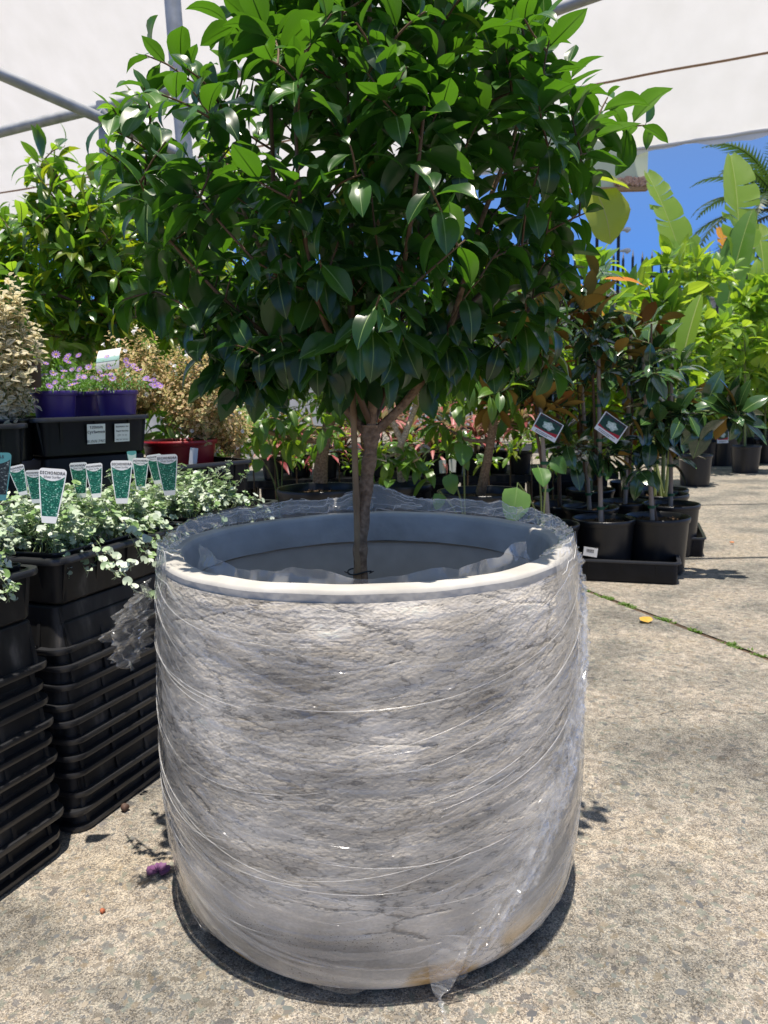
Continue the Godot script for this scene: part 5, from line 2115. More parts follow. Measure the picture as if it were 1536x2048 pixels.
	for x in [-1.55, 0.0, 1.55]:
		s = Shape.new()
		s.box(Vector3(x, 0.186, 0), Vector3(0.06, 0.372, 0.8))
		part("leg", s, mats.black, bench)
	var long := [leaf_shapes(0.17, 0.7, 0.35, 0.75, 0.8, 0.05, 7, 0.05, 1), leaf_shapes(0.15, 1.3, 0.35, 0.75, 0.8, 0.05, 7, 0.05, 2)]
	var pink := leaf_set(long, [[leafy(0.27, 0.045, 0.06, 0.4, 0.25, 1.0, 0.5), paint(0.55, 0.2, 0.2, 0.5)], [leafy(0.40, 0.14, 0.14, 0.4, 0.25, 1.0, 0.6), paint(0.6, 0.3, 0.3, 0.5)], [leafy(0.16, 0.02, 0.035, 0.35, 0.25, 1.0, 0.3), paint(0.3, 0.06, 0.07, 0.5)]])
	var cords := [[545, 5.95], [600, 6.1], [652, 5.95], [706, 6.1], [762, 5.95], [812, 6.1], [862, 5.95], [905, 6.1], [950, 5.95], [995, 6.1], [1040, 5.95], [580, 6.5], [690, 6.5], [790, 6.5], [880, 6.5], [970, 6.5]]
	for i in cords.size():
		var p := at(cords[i][0], 900, cords[i][1])
		var t := thing("cordyline", "pink cordyline on the low bench, %s from left in the %s row" % [["first", "second", "third", "fourth", "fifth", "sixth", "seventh", "eighth", "ninth", "tenth", "eleventh", "first", "second", "third", "fourth", "fifth"][i], "front" if i < 11 else "back"], "plant", Vector3(p.x, 0.426, p.z), 0.0, "pink cordylines on the low bench")
		part("pot", black_pot(0.07, 0.09, 0.17, mats.pot_black), mats.pot_black, t)
		s = Shape.new()
		var hgt := r.randf_range(0.05, 0.32)
		s.tube(PackedVector3Array([Vector3(0, 0.13, 0), Vector3(0.01, 0.17 + hgt, 0)]), taper(2, 0.012, 0.01), 6)
		part("stem", s, mats.twig, t)
		for k in 26:
			var w := k * 2.4
			var d := Vector3(cos(w), lerpf(1.6, -0.1, k / 26.0), sin(w))
			put("leaf", pink[r.randi() % 6], null, t, leaf_frame(d, Vector3.UP, r.randf_range(0.2, 0.34), Vector3(0.01, 0.17 + hgt - k * 0.004, 0)))
	var shp := shell_mesh(0.5, 0.36, 0.368, 0.02)
	var first: Node3D = null
	for i in 6:
		var where := "low bench, %s from the left" % ["first", "second", "third", "fourth", "fifth", "sixth"][i]
		var p := Vector3(-1.25 + i * 0.53, 0.002, -6.1)
		if first == null:
			first = make_crate("deep black crate under the " + where, shp, mats.black)
			first.position = p
			first.set_meta("group", "deep crates under the low bench")
		else:
			copy(first, "deep black crate under the " + where, p, r.randfn(0, 0.03), "deep crates under the low bench")
	# a row of small black pots on the ground before the bench
	for i in 16:
		var px := 462.0 + i * 43.0
		var p := at(px, 900, 5.35 + 0.1 * (i % 2))
		var t := nursery_tree("small_potted_plant", "small leafy plant in a black pot before the low bench, %s from the left" % ["first", "second", "third", "fourth", "fifth", "sixth", "seventh", "eighth", "ninth", "tenth", "eleventh", "twelfth", "thirteenth", "fourteenth", "fifteenth", "sixteenth"][i], "plant", "small potted plants before the low bench", [Vector3(p.x, 0.25, p.z), Vector3(p.x, 0.4, p.z), Vector3(p.x, 0.55, p.z)], 0.008, [[px, 925 - (i % 3) * 22, 5.35, 0.10, 0.07]], 4, 4, 0.08, 0.13, green, mats.twig, 60, r, 0.1, 0.02, [0.13, 0.30])
		t.set_meta("label", t.get_meta("label"))
	# pot tags on the bench pots
	for q: Array in [[648, 905, 6.0], [500, 900, 5.8], [885, 920, 5.8], [905, 918, 5.8]]:
		var t := thing("pot_label", "small white label at the bench pots, %s" % ["below the young tree's left limb", "far left beside the hanging green leaves", "left of the pair near the brown-trunked tree", "right of the pair near the brown-trunked tree"][[648, 500, 885, 905].find(q[0])], "label", at(q[0], q[1], q[2]))
		part("card", card_shape(round_top(0.055, 0.10, 0.045, 0.012), 0.001), mats.card, t)
	# bushes that close the view behind
	var dark := leaf_set(oval, [[leafy(0.04, 0.095, 0.018, 0.35, 0.35), mats.rib], [leafy(0.07, 0.14, 0.02, 0.35, 0.45), mats.rib], [leafy(0.09, 0.14, 0.02, 0.35, 0.4, 0.7, 0.05), mats.rib]])
	var bushes := [[60, 690, 5.6, 0.6, 0.55], [230, 720, 6.0, 0.6, 0.5], [400, 720, 6.6, 0.6, 0.6], [560, 700, 7.4, 0.7, 0.75], [720, 690, 7.7, 0.7, 0.8], [880, 690, 7.4, 0.7, 0.75], [1030, 700, 7.4, 0.6, 0.7], [1130, 720, 6.6, 0.45, 0.6], [-80, 650, 5.2, 0.6, 0.6], [330, 560, 7.6, 0.8, 0.7], [160, 560, 7.2, 0.8, 0.6], [20, 560, 7.4, 0.8, 0.6]]
	var sides := ["behind the cream shrub at far left", "behind the purple daisies", "behind the bronze shrub", "behind the widest black pot", "straight behind the young tree's trunk", "behind the pink cordylines' right half", "behind the brown-trunked tree", "left of the tagged magnolias", "outside the left edge, beside the cream shrub", "tall, under the middle of the canopy at left", "tall, under the canopy behind the left trees", "tall, under the canopy at the far left"]
	for i in bushes.size():
		var b: Array = bushes[i]
		var foot := at(b[0], b[1], b[2])
		nursery_tree("background_shrub", "dark leafy shrub %s" % sides[i], "shrub", "shrubs closing the view at the back", [Vector3(foot.x, 0, foot.z), Vector3(foot.x, foot.y * 0.6, foot.z), foot], 0.025, [[b[0], b[1], b[2], b[3], b[4]], [b[0] + 30, b[1] + 90, b[2], b[3], b[4] * 0.8]], 75, 8, 0.13, 0.2, dark, mats.bark, 40, r, 0.0, 0.03)


# ------------------------------------------------------------------ the right side: magnolias, tropical plants, far pots
func tree_tag(label: String, p: Vector3, b: Basis, w: float, h: float, pic: Material, group: String) -> void:
	var t := thing("picture_tag", label, "plant tag", p, 0.0, group)
	t.basis = b
	var s := Shape.new()
	s.box(Vector3.ZERO, Vector3(w, h, 0.001))
	part("card", s, mats.card, t)
	var ph := h * 0.74
	s = Shape.new()
	s.face(Vector3(-w * 0.46, h * 0.47 - ph, 0.0011), Vector3(-w * 0.46, h * 0.47, 0.0011), Vector3(w * 0.46, h * 0.47, 0.0011), Vector3(w * 0.46, h * 0.47 - ph, 0.0011))
	part("printed_picture", s, pic, t)
	for k in 2:
		s = Shape.new()
		s.box(Vector3(0.0 - k * w * 0.1, -h * (0.36 + k * 0.07), 0.0010), Vector3(w * (0.7 - k * 0.2), h * 0.022, 0.0006))
		part("printed_line", s, mats.ink, t)


func flower_print() -> StandardMaterial3D:
	var im := Image.create(96, 72, false, Image.FORMAT_RGB8)
	var nz := FastNoiseLite.new()
	nz.frequency = 0.06
	for y in 72:
		for x in 96:
			var q := nz.get_noise_2d(x, y)
			var c := Color(0.03, 0.16, 0.06).lerp(Color(0.10, 0.30, 0.12), q + 0.5)
			if y > 60.0 + 7.0 * sin(x * 0.045):
				c = Color(0.7, 0.06, 0.05)
			if y < 12 and q > 0.0:
				c = Color(0.25, 0.10, 0.08)
			var dx := (x - 48.0) / 23.0
			var dy := (y - 38.0) / 19.0
			var a := atan2(dy, dx)
			var d := sqrt(dx * dx + dy * dy) / (1.0 + 0.16 * cos(a * 5.0 + 0.6))
			if d < 1.0:
				c = Color(0.86, 0.90, 0.86).lerp(Color(0.55, 0.66, 0.58), clampf(absf(sin(a * 2.5 + d * 2.0)) * d * 0.9, 0.0, 1.0))
			im.set_pixel(x, y, c)
	var m := paint(1, 1, 1, 0.35)
	m.albedo_texture = ImageTexture.create_from_image(im)
	return m


func paddle(len_: float, w: float, bend: float, tears: int, m: Material, rm: Material, stalk: float, seed_: int) -> Array:
	# a long blade on a stalk along -Z, its sides torn into strips
	var r := rnd(seed_)
	var blade := Shape.new()
	var rib := Shape.new()
	var mid := PackedVector3Array()
	var ups := PackedVector3Array()
	var n := 48
	var p := Vector3.ZERO
	for i in n + 1:
		var t := float(i) / n
		mid.append(p)
		var ang := bend * t * t
		ups.append(Vector3(0, cos(ang), -sin(ang)))
		p += Vector3(0, -sin(ang), -cos(ang)) * (len_ + stalk) / n
	var first := int(n * stalk / (len_ + stalk))
	for s in [-1.0, 1.0]:
		var cuts := [first]
		for k in tears:
			cuts.append(first + 3 + r.randi() % (n - first - 5))
		cuts.append(n)
		cuts.sort()
		for c in cuts.size() - 1:
			var a: int = cuts[c]
			var b: int = cuts[c + 1]
			if b <= a:
				continue
			var droop := r.randf_range(-0.12, 0.35) if tears else 0.0
			var f := blade.v.size()
			for i in range(a, b + 1):
				var t := float(i - first) / (n - first)
				var half := w * 0.5 * pow(sin(PI * clampf(pow(t, 0.8) * 0.96 + 0.03, 0.0, 1.0)), 0.55)
				var pull := 0.0
				if tears:
					pull = ((a + b) * 0.5 - i) * 0.16 + 1.6
				half *= 1.0 - 0.14 * (1.0 - absf(2.0 * (i - a) / float(b - a) - 1.0)) * -1.0 if tears else 1.0
				for k in 4:
					var e := k / 3.0
					var q := mid[i] + Vector3(s * half * e, 0, -pull * e * e * len_ / n) + ups[i] * (0.32 * half * e - droop * half * e * e) + ups[i] * 0.035 * half * (i % 2) * e
					blade.vert(q, Vector2(e, t))
			blade.weave(f, b - a + 1, 4)
	rib.tube(mid, taper(n + 1, 0.012, 0.003), 5, false)
	return [blade, rib, m, rm]


func tropical(label: String, foot: Vector3, leaves: Array, group := "") -> Node3D:
	# leaves: [target px, py, ahead, blade length share, width, tears, material index, roll]
	var t := thing("tropical_plant", label, "plant", foot, 0.0, group)
	var ms := [leafy(0.13, 0.24, 0.035, 0.35, 0.6, 0.7, 0.06), leafy(0.06, 0.14, 0.025, 0.3, 0.35, 0.55, 0.05), leafy(0.30, 0.34, 0.10, 0.4, 0.6, 0.8, 0.1), leafy(0.60, 0.22, 0.03, 0.4, 0.5, 1.0, 0.1)]
	var rm := paint(0.34, 0.40, 0.12, 0.45)
	part("pot", black_pot(0.15, 0.18, 0.34, mats.pot_black), mats.pot_black, t)
	part("potting_mix", earth_disc(0.165, 0.305, rnd(3)), mats.soil, t)
	var i := 0
	for l: Array in leaves:
		i += 1
		var base_ := Vector3(0.03 * sin(i * 2.1), 0.30, 0.03 * cos(i * 1.7))
		var tip: Vector3 = at(l[0], l[1], l[2]) - foot
		var gap := tip - base_
		var total := gap.length() * 1.03
		var d := paddle(total * float(l[3]), l[4], 0.5, l[5], ms[l[6]], rm, total * (1.0 - float(l[3])), i * 7 + int(foot.x * 100.0))
		var start := gap.normalized() + Vector3.UP * 0.16
		var face := Vector3(sin(l[7]), 0.15, cos(l[7]))
		var o := put("leaf", (d[0] as Shape).mesh(d[2]), null, t, leaf_frame(start, face, 1.0, base_))
		put("midrib", (d[1] as Shape).mesh(d[3]), null, o)
	return t


func make_right_bench() -> void:
	var r := rnd(606)
	# magnolias: glossy dark above, rusty brown below
	var shp := [leaf_shapes(0.40, 0.35, 0.18, 0.72, 0.92, 0.09, 7, 0.04, 1), leaf_shapes(0.44, 0.6, 0.24, 0.7, 0.94, 0.09, 7, 0.05, 2), leaf_shapes(0.38, 0.15, 0.3, 0.72, 0.95, 0.09, 7, 0.04, 3)]
	var top1 := paint(0.020, 0.055, 0.018, 0.16, 0.6)
	var top2 := paint(0.040, 0.095, 0.022, 0.18, 0.6)
	for m: StandardMaterial3D in [top1, top2]:
		m.clearcoat_enabled = true
		m.clearcoat = 0.5
		m.clearcoat_roughness = 0.1
	var felt := paint(0.22, 0.095, 0.025, 0.75, 0.2)
	var felt2 := paint(0.26, 0.17, 0.04, 0.7, 0.2)
	var kinds := leaf_set(shp, [[top1, mats.rib, felt], [top2, mats.rib, felt2], [top1, mats.rib, felt2]])
	var fresh := leaf_set(shp, [[top1, mats.rib, felt2], [top2, mats.rib, top2], [top2, mats.rib, top1]])
	var e := Vector3(0.31, 0, -0.95)
	var n := Vector3(0.95, 0, 0.31)
	var yaw := atan2(-e.z, e.x)
	var flat := shell_mesh(0.62, 0.60, 0.125, 0.012)
	for q: Array in [[Vector3(1.577, 0, -4.013), "long black tray on the concrete holding the two tagged magnolias"], [Vector3(2.0, 0, -4.70), "black tray set behind and right of the magnolias' tray"], [Vector3(0.95, 0, -4.25), "black tray behind the planter's right rim"]]:
		var c: Vector3 = q[0] + e * 0.31 - n * 0.30
		var o := thing("plant_tray", q[1], "tray", Vector3(c.x, 0.001, c.z), yaw, "black plant trays on the concrete at right")
		part("shell", flat[0], mats.black, o)
		part("rim", flat[1], mats.black_rim, o)
	var base1 := at(1207, 1050, 4.34)
	var base2 := at(1314, 1043, 4.36)
	var g := "magnolia saplings with rusty leaf undersides"
	var lift := 0.008
	# front two stand in the tray
	var mk := -1
	for q: Array in [
		[base1, [at(1196, 1050, 4.34), at(1192, 900, 4.34), at(1186, 760, 4.32), at(1180, 640, 4.3)], [[1180, 700, 4.3, 0.16, 0.22], [1180, 590, 4.3, 0.14, 0.14], [1150, 900, 4.3, 0.14, 0.12], [1215, 900, 4.25, 0.1, 0.14]], 15, "magnolia sapling in the left of the two front pots, with a white picture tag", 0.17],
		[base2, [at(1309, 1043, 4.36), at(1297, 940, 4.36), at(1300, 800, 4.34), at(1303, 650, 4.3)], [[1300, 690, 4.3, 0.17, 0.20], [1310, 800, 4.3, 0.17, 0.16], [1300, 920, 4.3, 0.12, 0.16], [1350, 820, 4.2, 0.12, 0.07], [1472, 822, 4.15, 0.05, 0.04]], 17, "magnolia sapling in the right front pot, one branch reaching far right", 0.175],
		[at(1342, 1012, 4.85), [at(1345, 1012, 4.85), at(1340, 900, 4.85), at(1335, 760, 4.85)], [[1335, 760, 4.85, 0.2, 0.25], [1350, 880, 4.8, 0.16, 0.12]], 10, "magnolia sapling in the pot behind the two front ones, near the second tray", 0.17],
		[at(1180, 1022, 4.8), [at(1180, 1022, 4.8), at(1165, 900, 4.8), at(1150, 700, 4.8)], [[1140, 720, 4.8, 0.3, 0.3], [1130, 860, 4.8, 0.25, 0.14]], 16, "magnolia sapling in the rear left pot with many rusty leaves", 0.17],
		[at(1098, 1045, 4.2), [at(1095, 1045, 4.2), at(1085, 940, 4.2), at(1072, 830, 4.2), at(1090, 700, 4.2), at(1130, 590, 4.2)], [[1075, 690, 4.2, 0.2, 0.22], [1130, 600, 4.2, 0.14, 0.18], [1020, 800, 4.3, 0.2, 0.1], [1130, 780, 4.2, 0.14, 0.12]], 26, "magnolia sapling with a leaning grey stake and a tilted picture tag", 0.16],
		[at(1250, 1018, 5.0), [at(1262, 1018, 5.0), at(1265, 850, 5.0), at(1255, 680, 5.0)], [[1255, 700, 5.0, 0.25, 0.3], [1240, 860, 5.0, 0.22, 0.16]], 14, "magnolia sapling in the rear middle pot between the two front ones", 0.16],
	]:
		mk += 1
		var tk: Array = q[1]
		var ft: Vector3 = q[0]
		tk[0] = Vector3(ft.x, 0.27, ft.z)
		var h := 0.32
		var t := nursery_tree("magnolia_sapling", q[4], "sapling", g, tk, 0.011, q[2], q[3], 6, 0.14, 0.215, fresh if mk < 3 else kinds, mats.twig, 140, r, [-0.1, -0.35, -0.2, 0.4, 0.45, 0.2][mk], 0.022, [q[5], h], 0.9)
		t.position.y = lift
		# grey stake with green ties
		var st := thing("plant_stake", "grey stake with green ties in the %s" % ["left front magnolia's pot", "right front magnolia's pot", "pot behind the two front magnolias", "rear left magnolia's pot", "pot of the magnolia nearest the planter, leaning", "rear middle magnolia's pot"][mk], "garden stake", Vector3(ft.x, 0.25, ft.z))
		var low: Vector3 = Vector3.ZERO
		var hi: Vector3 = tk[2] - st.position + Vector3(0.015, 0.10, 0.02)
		if q[0] == base1:
			low = at(1202, 1052, 4.32) - st.position
			hi = at(1197, 712, 4.30) - st.position
		elif q[0] == base2:
			low = at(1306, 1040, 4.34) - st.position
			hi = at(1287, 715, 4.30) - st.position
		low.y = 0.02
		var s := Shape.new()
		s.tube(PackedVector3Array([low, hi]), taper(2, 0.014, 0.011), 8)
		part("cane", s, mats.stake_grey, st)
		for k in 4:
			s = Shape.new()
			var c := low.lerp(hi, 0.12 + k * 0.2)
			s.tube(PackedVector3Array([c - Vector3(0, 0.008, 0), c + Vector3(0, 0.008, 0)]), taper(2, 0.021, 0.021), 10)
			s.box(c + Vector3(0.028, 0.004, 0.0), Vector3(0.035, 0.005, 0.002), Basis(Vector3.BACK, 0.6))
			part("tie", s, mats.green_tie, st)
	# the long reaching branch of the right magnolia, with its leaves
	var m2 := get_node("magnolia_sapling_001") as Node3D
	var bs := Shape.new()
	var bc := curve([at(1302, 838, 4.34) - m2.position, at(1350, 825, 4.28) - m2.position, at(1420, 822, 4.2) - m2.position, at(1474, 832, 4.12) - m2.position], 5)
	bs.tube(bc, taper(bc.size(), 0.006, 0.004), 6)
	part("branch", bs, mats.twig_green, m2)
	for q: Array in [[1474, 832, 4.12, 1435, 790], [1474, 832, 4.12, 1455, 760], [1474, 832, 4.12, 1490, 768], [1474, 832, 4.12, 1528, 790], [1474, 832, 4.12, 1528, 852], [1474, 832, 4.12, 1470, 872], [1474, 832, 4.12, 1530, 880], [1474, 832, 4.12, 1415, 800], [1412, 823, 4.2, 1375, 880], [1412, 823, 4.2, 1395, 905], [1405, 823, 4.2, 1440, 750], [1360, 824, 4.26, 1330, 870]]:
		var p := at(q[0], q[1], q[2])
		var d := at(q[3], q[4], float(q[2]) - 0.06) - p
		put("leaf", fresh[r.randi() % 9], null, m2, leaf_frame(d, Vector3(0.2, 0.7, 0.7) + spot(r) * 0.5, maxf(d.length(), 0.13) * 1.15, p - m2.position))
	# picture tags hanging from the saplings
	var pic := flower_print()
	tree_tag("white-flower picture tag hanging tilted on the sapling with the leaning stake", at(1095, 855, 4.1), Basis(Vector3.BACK, -0.52) * Basis(Vector3.RIGHT, -0.1), 0.145, 0.105, pic, "white-flower picture tags on the magnolias")
	tree_tag("white-flower picture tag hanging tilted from the left front magnolia's stake", at(1222, 855, 4.2), Basis(Vector3.BACK, 0.95) * Basis(Vector3.UP, 0.1) * Basis(Vector3.BACK, -1.57), 0.15, 0.112, pic, "white-flower picture tags on the magnolias")
	var bar := thing("pot_label", "white barcode label stuck on the left front magnolia's pot beside the planter", "label", at(1181, 1104, 4.14))
	bar.basis = Basis(Vector3.UP, -0.35) * Basis(Vector3.BACK, -0.12)
	var s := Shape.new()
	s.box(Vector3.ZERO, Vector3(0.075, 0.05, 0.001))
	part("paper", s, mats.card, bar)
	s = Shape.new()
	for i in 14:
		s.box(Vector3(-0.02 + i * 0.0028, 0.006, 0.0008), Vector3(0.0014 if i % 3 else 0.0022, 0.018, 0.0006))
	part("barcode", s, mats.ink, bar)
	# lush plants behind the magnolias
	var oval := [leaf_shapes(0.40, 0.35, 0.3, 0.8, 0.9, 0.07, 7, 0.05, 1), leaf_shapes(0.36, 0.7, 0.25, 0.82, 0.9, 0.07, 7, 0.05, 2), leaf_shapes(0.44, 0.1, 0.4, 0.8, 0.92, 0.07, 7, 0.05, 3)]
	var lush := leaf_set(oval, [[leafy(0.13, 0.24, 0.03, 0.36, 0.62, 0.66, 0.05), mats.rib], [leafy(0.19, 0.30, 0.045, 0.38, 0.66, 0.72, 0.05), mats.rib], [leafy(0.08, 0.17, 0.03, 0.34, 0.5, 0.55, 0.05), mats.rib]])
	var g3 := "bright green leafy plants behind the magnolias"
	for q: Array in [
		[[at(1180, 1000, 5.6) * Vector3(1, 0, 1), at(1185, 800, 5.6), at(1190, 560, 5.6)], [[1190, 540, 5.6, 0.16, 0.22], [1195, 660, 5.6, 0.26, 0.28], [1170, 780, 5.6, 0.3, 0.3]], 44, "bright green plant left of the thin fence posts, behind the magnolias"],
		[[at(1325, 1000, 5.5) * Vector3(1, 0, 1), at(1330, 800, 5.5), at(1330, 600, 5.5), at(1335, 520, 5.5)], [[1336, 520, 5.5, 0.04, 0.10], [1325, 600, 5.5, 0.2, 0.13], [1330, 690, 5.5, 0.26, 0.26], [1340, 800, 5.5, 0.26, 0.25]], 46, "bright green plant with one tall shoot rising against the blue sky"],
		[[at(1265, 1000, 6.0) * Vector3(1, 0, 1), at(1265, 800, 6.0), at(1268, 600, 6.0)], [[1268, 590, 6.0, 0.2, 0.16], [1262, 690, 6.0, 0.3, 0.28], [1262, 820, 6.0, 0.3, 0.3]], 44, "bright green plant between the fence posts and the tall shoot"],
		[[at(1410, 950, 10.6) * Vector3(1, 0, 1), at(1410, 800, 10.6), at(1405, 640, 10.6)], [[1405, 660, 10.6, 0.45, 0.4], [1420, 770, 10.6, 0.55, 0.4], [1480, 720, 10.6, 0.5, 0.45]], 60, "bright green plant filling the gap right of the tall shoot"],
		[[at(1530, 950, 10.8) * Vector3(1, 0, 1), at(1530, 800, 10.8), at(1530, 640, 10.8)], [[1520, 640, 10.8, 0.5, 0.45], [1530, 770, 10.8, 0.6, 0.4]], 60, "bright green plant at the right edge below the palm"],
		[[at(1390, 950, 8.4) * Vector3(1, 0, 1), at(1392, 800, 8.4), at(1395, 540, 8.4)], [[1395, 545, 8.4, 0.3, 0.25], [1380, 660, 8.4, 0.35, 0.3], [1370, 770, 8.4, 0.35, 0.3]], 56, "tall yellow-green plant just right of the tall shoot"],
		[[at(1490, 950, 9.6) * Vector3(1, 0, 1), at(1490, 800, 9.6), at(1490, 580, 9.6)], [[1490, 570, 9.6, 0.4, 0.3], [1480, 680, 9.6, 0.5, 0.4], [1530, 600, 9.6, 0.4, 0.3]], 60, "tall yellow-green plant in front of the banana-like leaves at right"],
	]:
		nursery_tree("leafy_plant", q[3], "plant", g3, q[0], 0.016, q[1], q[2], 6, 0.14 * sqrt(float(q[1][0][2]) / 5.6), 0.24 * sqrt(float(q[1][0][2]) / 5.6), lush, mats.twig_green, 200, r, 0.35, 0.035, [0.17, 0.34], 0.9)
	tropical("bird of paradise plant with long torn leaves rising against the sky", at(1425, 940, 11.2) * Vector3(1, 0, 1), [[1338, 322, 11.2, 0.46, 0.56, 9, 0, 0.3], [1470, 415, 11.0, 0.42, 0.5, 0, 1, -0.9], [1545, 290, 11.3, 0.42, 0.62, 8, 0, 0.35], [1395, 470, 11.0, 0.4, 0.42, 5, 0, 0.6], [1370, 620, 10.9, 0.45, 0.42, 0, 1, 0.9], [1450, 560, 11.0, 0.42, 0.40, 0, 0, 1.1]])
	tropical("broad-leaved tropical plant with long upright leaves at the right edge", at(1500, 930, 11.4) * Vector3(1, 0, 1), [[1545, 520, 11.4, 0.5, 0.40, 0, 0, -0.9], [1440, 590, 11.2, 0.5, 0.40, 0, 1, 1.0], [1530, 640, 11.1, 0.5, 0.40, 0, 1, 0.8], [1400, 690, 11.0, 0.5, 0.38, 0, 1, 1.1], [1575, 440, 11.6, 0.45, 0.55, 6, 0, 0.3], [1480, 560, 11.4, 0.45, 0.4, 0, 0, -1.0], [1440, 760, 10.9, 0.5, 0.34, 0, 1, 0.9], [1520, 740, 10.9, 0.5, 0.34, 0, 0, -0.9]])
	var autumn := tropical("plant with orange and yellow leaf blades between the bright green plants", at(1322, 960, 5.25) * Vector3(1, 0, 1), [[1214, 546, 5.1, 0.20, 0.10, 0, 3, 1.2], [1310, 600, 5.3, 0.30, 0.14, 0, 0, 0.9], [1270, 660, 5.2, 0.30, 0.14, 0, 0, 0.9], [1368, 590, 5.1, 0.3, 0.15, 0, 0, -0.9]])
	var flame := leaf_shapes(0.30, 0.3, 0.2, 0.7, 0.9, 0.08, 8, 0.08, 2)
	var tint := [leafy(0.62, 0.18, 0.02, 0.4, 0.5, 1.0, 0.08), leafy(0.55, 0.42, 0.03, 0.4, 0.5, 0.9, 0.08)]
	for q: Array in [[1296, 574, 1212, 545, 0], [1292, 640, 1232, 612, 1]]:
		var from := at(q[0], q[1], 4.9)
		var d := at(q[2], q[3], 4.82) - from
		var fl := put("leaf", (flame[0] as Shape).mesh(tint[q[4]]), null, autumn, leaf_frame(d, Vector3(0, 1, 0.5), d.length(), from - autumn.position))
		put("midrib", (flame[1] as Shape).mesh(tint[1]), null, fl)
		var sk := Shape.new()
		var c0 := at(1318, 700, 5.1) - autumn.position
		var sc := curve([c0, c0.lerp(from - autumn.position, 0.6) + Vector3.UP * 0.05, from - autumn.position], 4)
		sk.tube(sc, taper(sc.size(), 0.008, 0.004), 5)
		part("stalk", sk, mats.twig_green, autumn)
	tropical("tall plant with dry orange leaves hanging below the palm", at(1500, 920, 12.0) * Vector3(1, 0, 1), [[1440, 520, 11.8, 0.3, 0.34, 0, 0, 0.9], [1545, 418, 11.8, 0.16, 0.26, 4, 3, 0.2], [1480, 445, 11.8, 0.16, 0.26, 3, 3, 0.3], [1500, 480, 11.9, 0.3, 0.4, 0, 0, 0.9]])
	# the plant whose one big yellow-green leaf hangs in front of the green panel
	var bp := at(1120, 980, 5.0) * Vector3(1, 0, 1)
	var t := thing("large_leaf_plant", "tall plant holding one big yellow-green leaf in front of the pale green panel", "plant", bp)
	part("pot", black_pot(0.14, 0.17, 0.32, mats.pot_black), mats.pot_black, t)
	s = Shape.new()
	var c := curve([Vector3(0, 0.28, 0), at(1112, 700, 5.0) - bp, at(1105, 500, 5.0) - bp, at(1130, 455, 4.95) - bp, at(1178, 400, 4.9) - bp], 6)
	s.tube(c, taper(c.size(), 0.014, 0.006), 7)
	part("stem", s, mats.twig, t)
	var big := leaf_set([leaf_shapes(0.86, 0.6, 0.16, 0.55, 0.72, 0.08, 9, 0.10, 1), leaf_shapes(0.62, 0.3, 0.35, 0.6, 0.75, 0.08, 9, 0.1, 2)], [[leafy(0.20, 0.22, 0.035, 0.4, 0.65, 0.8, 0.05), paint(0.42, 0.40, 0.12, 0.5)]])
	put("leaf", big[0], null, t, leaf_frame(at(1222, 452, 4.85) - at(1186, 378, 4.9), Vector3(0.25, 0.2, 1.0), 0.37, at(1186, 372, 4.9) - bp))
	put("leaf", big[1], null, t, leaf_frame(at(1250, 362, 4.85) - at(1176, 356, 4.9), Vector3(0.0, 1.0, 0.35), 0.26, at(1174, 358, 4.9) - bp))
	make_far_pots(r, lush, pic)


func make_far_pots(r: RandomNumberGenerator, lush: Array, pic: Material) -> void:
	# black pots along the far side of the yard, on low trays
	var dark := leaf_set([leaf_shapes(0.3, 0.8, 0.3, 0.8, 0.9, 0.05, 5, 0.04, 1)], [[leafy(0.05, 0.13, 0.03, 0.35, 0.4), mats.rib], [leafy(0.09, 0.19, 0.03, 0.35, 0.4), mats.rib]])
	var k := 0
	var ord_ := ["first", "second", "third", "fourth", "fifth", "sixth", "seventh", "eighth", "ninth", "tenth", "eleventh", "twelfth"]
	for q: Array in [[1345, 12.6], [1385, 12.3], [1420, 12.0], [1447, 10.6], [1478, 12.0], [1505, 12.2], [1530, 12.0], [1565, 12.0], [1600, 12.0], [1300, 13.0], [1255, 13.0], [1210, 13.0]]:
		var foot := at(q[0], 900, q[1]) * Vector3(1, 0, 1)
		var top := at(q[0], 720 + (k % 3) * 30, q[1])
		nursery_tree("far_potted_plant", "green potted plant across the yard, %s counted from the right edge" % ord_[[11, 10, 9, 8, 7, 6, 5, 4, 3, 2, 1, 0].find(k)] if k != 3 else "green plant in the nearest far black pot, the one with the framed tag", "plant", "potted plants along the far side of the yard", [foot + Vector3(0, 0.4, 0), foot + Vector3(0, top.y * 0.6, 0), foot + Vector3(0, top.y, 0)], 0.025, [[q[0], 720, q[1], 0.5, 0.6], [q[0], 800, q[1], 0.5, 0.4]], 44, 7, 0.25, 0.42, lush if k % 2 else dark, mats.bark, 40, r, 0.2, 0.05, [0.22, 0.44])
		k += 1
	tree_tag("small white-framed picture tag on the nearest far black pot at right", at(1446, 872, 10.3), Basis(), 0.15, 0.19, pic, "")
	for q: Array in [[1420, 905, 11.6], [1520, 900, 11.6]]:
		var p := at(q[0], q[1], q[2])
		var t := thing("plant_tray", "low black pallet under the far pots, %s" % ["left of the framed tag's pot" if q[0] == 1420 else "at the right edge"][0], "tray", Vector3(p.x, 0, p.z - 0.5))
		var s := Shape.new()
		for i in 6:
			s.box(Vector3(0, 0.045, -0.4 + i * 0.16), Vector3(1.1, 0.03, 0.09))
		for x in [-0.5, 0.0, 0.5]:
			s.box(Vector3(x, 0.015, 0), Vector3(0.08, 0.03, 0.9))
		part("slats", s, mats.black, t)


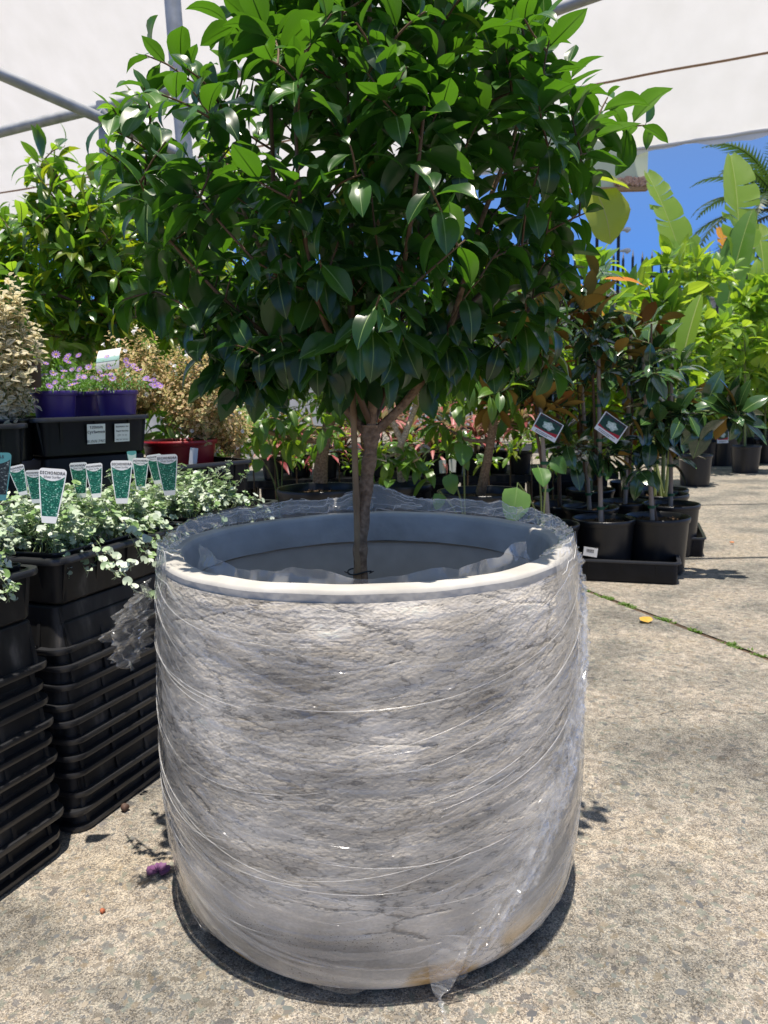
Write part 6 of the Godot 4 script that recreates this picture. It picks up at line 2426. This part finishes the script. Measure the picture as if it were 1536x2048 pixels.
# ------------------------------------------------------------------ fallen leaves and crumbs
func make_litter() -> void:
	var r := rnd(99)
	var p := on_level(316, 1748)
	var t := thing("fallen_leaf", "curled purple leaf with a dark stalk lying on the concrete left of the planter", "leaf", p)
	var lobes := Shape.new()
	var violet := leafy(0.17, 0.06, 0.17, 0.5, 0.15, 1.0, 0.9)
	var n := 26
	var c := lobes.vert(Vector3(0, 0.004, 0))
	for i in n + 1:
		var a := lerpf(-0.95, PI + 0.95, float(i) / n)
		var rr := 0.026 * (1.0 + 0.10 * cos(a * 3.0 - 1.5) + 0.04 * sin(a * 17.0)) * (1.15 if absf(a - PI * 0.5) < 0.5 else 1.0)
		for k in 2:
			var q := rr * (0.5 + 0.5 * k)
			lobes.vert(Vector3(cos(a) * q, 0.004 + q * q * 7.0 + 0.0012 * sin(a * 5.0), -sin(a) * q))
	for i in n:
		lobes.tri(c, c + 1 + i * 2, c + 3 + i * 2)
		lobes.quad(c + 1 + i * 2, c + 2 + i * 2, c + 4 + i * 2, c + 3 + i * 2)
	part("blade", lobes, violet, t)
	var s := Shape.new()
	s.tube(PackedVector3Array([Vector3(0, 0.005, 0), Vector3(0.010, 0.004, 0.012), Vector3(0.028, 0.006, 0.010)]), taper(3, 0.0012, 0.0008), 5)
	part("stalk", s, mats.ink, t)
	for i in 5:
		var a := 0.3 + i * 0.63
		s = Shape.new()
		s.tube(PackedVector3Array([Vector3(0, 0.0052, 0), Vector3(cos(a) * 0.011, 0.0062, -sin(a) * 0.011), Vector3(cos(a) * 0.022, 0.0085, -sin(a) * 0.022)]), taper(3, 0.0006, 0.0003), 4, false)
		part("vein", s, paint(0.09, 0.02, 0.09, 0.6), t)
	p = on_level(1292, 1246)
	t = thing("fallen_leaf", "heart-shaped yellow leaf lying on the concrete beside the mossy joint", "leaf", p)
	var lf := leaf_shapes(0.92, 0.3, 0.15, 0.55, 0.72, 0.06, 7, 0.05, 4)
	var gold := leafy(0.62, 0.36, 0.055, 0.55, 0.2, 1.0, 0.2)
	part("blade", lf[0], gold, t, leaf_frame(Vector3(-0.1, 0.35, -1.0), Vector3(0, 1, 0.5), 0.062, Vector3(0.004, 0.006, 0.02)))
	part("stalk", lf[1], paint(0.30, 0.15, 0.04, 0.6), t, leaf_frame(Vector3(-0.1, 0.35, -1.0), Vector3(0, 1, 0.5), 0.062, Vector3(0.004, 0.006, 0.02)))
	for q: Array in [[250, 1622, 0.011, Color(0.09, 0.05, 0.035), "round brown seed pod on the concrete by the foot of the crate stack"], [205, 1826, 0.0055, Color(0.42, 0.12, 0.05), "tiny red-brown berry on the concrete in front of the crates"], [1464, 1088, 0.014, Color(0.60, 0.20, 0.06), "small orange flower scrap on the sunlit concrete at right"], [1155, 1050, 0.0, Color(0.035, 0.025, 0.02), ""]]:
		var at_: Vector3 = on_level(q[0], q[1])
		if float(q[2]) > 0.0:
			var o := thing("seed_pod" if q[0] != 1464 else "flower_scrap", q[4], "seed" if q[0] != 1464 else "flower", at_)
			s = Shape.new()
			for j in 7:
				for i in 11:
					var th := PI * j / 6.0
					var ph := TAU * i / 10.0
					var rr: float = q[2] * (1.0 + 0.18 * sin(ph * 3.0 + j) + 0.1 * cos(ph * 5.0))
					s.vert(Vector3(sin(th) * cos(ph) * rr, q[2] * 0.9 + cos(th) * rr * (0.9 if q[0] != 1464 else 0.3), sin(th) * sin(ph) * rr))
			s.weave(0, 7, 11)
			var col: Color = q[3]
			part("husk", s, paint(col.r, col.g, col.b, 0.7), o)
	# a dark crumb of soil on the planter rim
	var o := thing("soil_crumb", "dark crumb of soil lying on the right of the planter's rim", "soil", POT + polar(2.02, 0.424, 0.7215))
	s = Shape.new()
	for i in 7:
		s.box(spot(r) * 0.005 + Vector3.UP * 0.006, Vector3.ONE * r.randf_range(0.005, 0.011), Basis(spot(r).normalized(), r.randf() * 3.0))
	part("crumb", s, mats.soil, o)
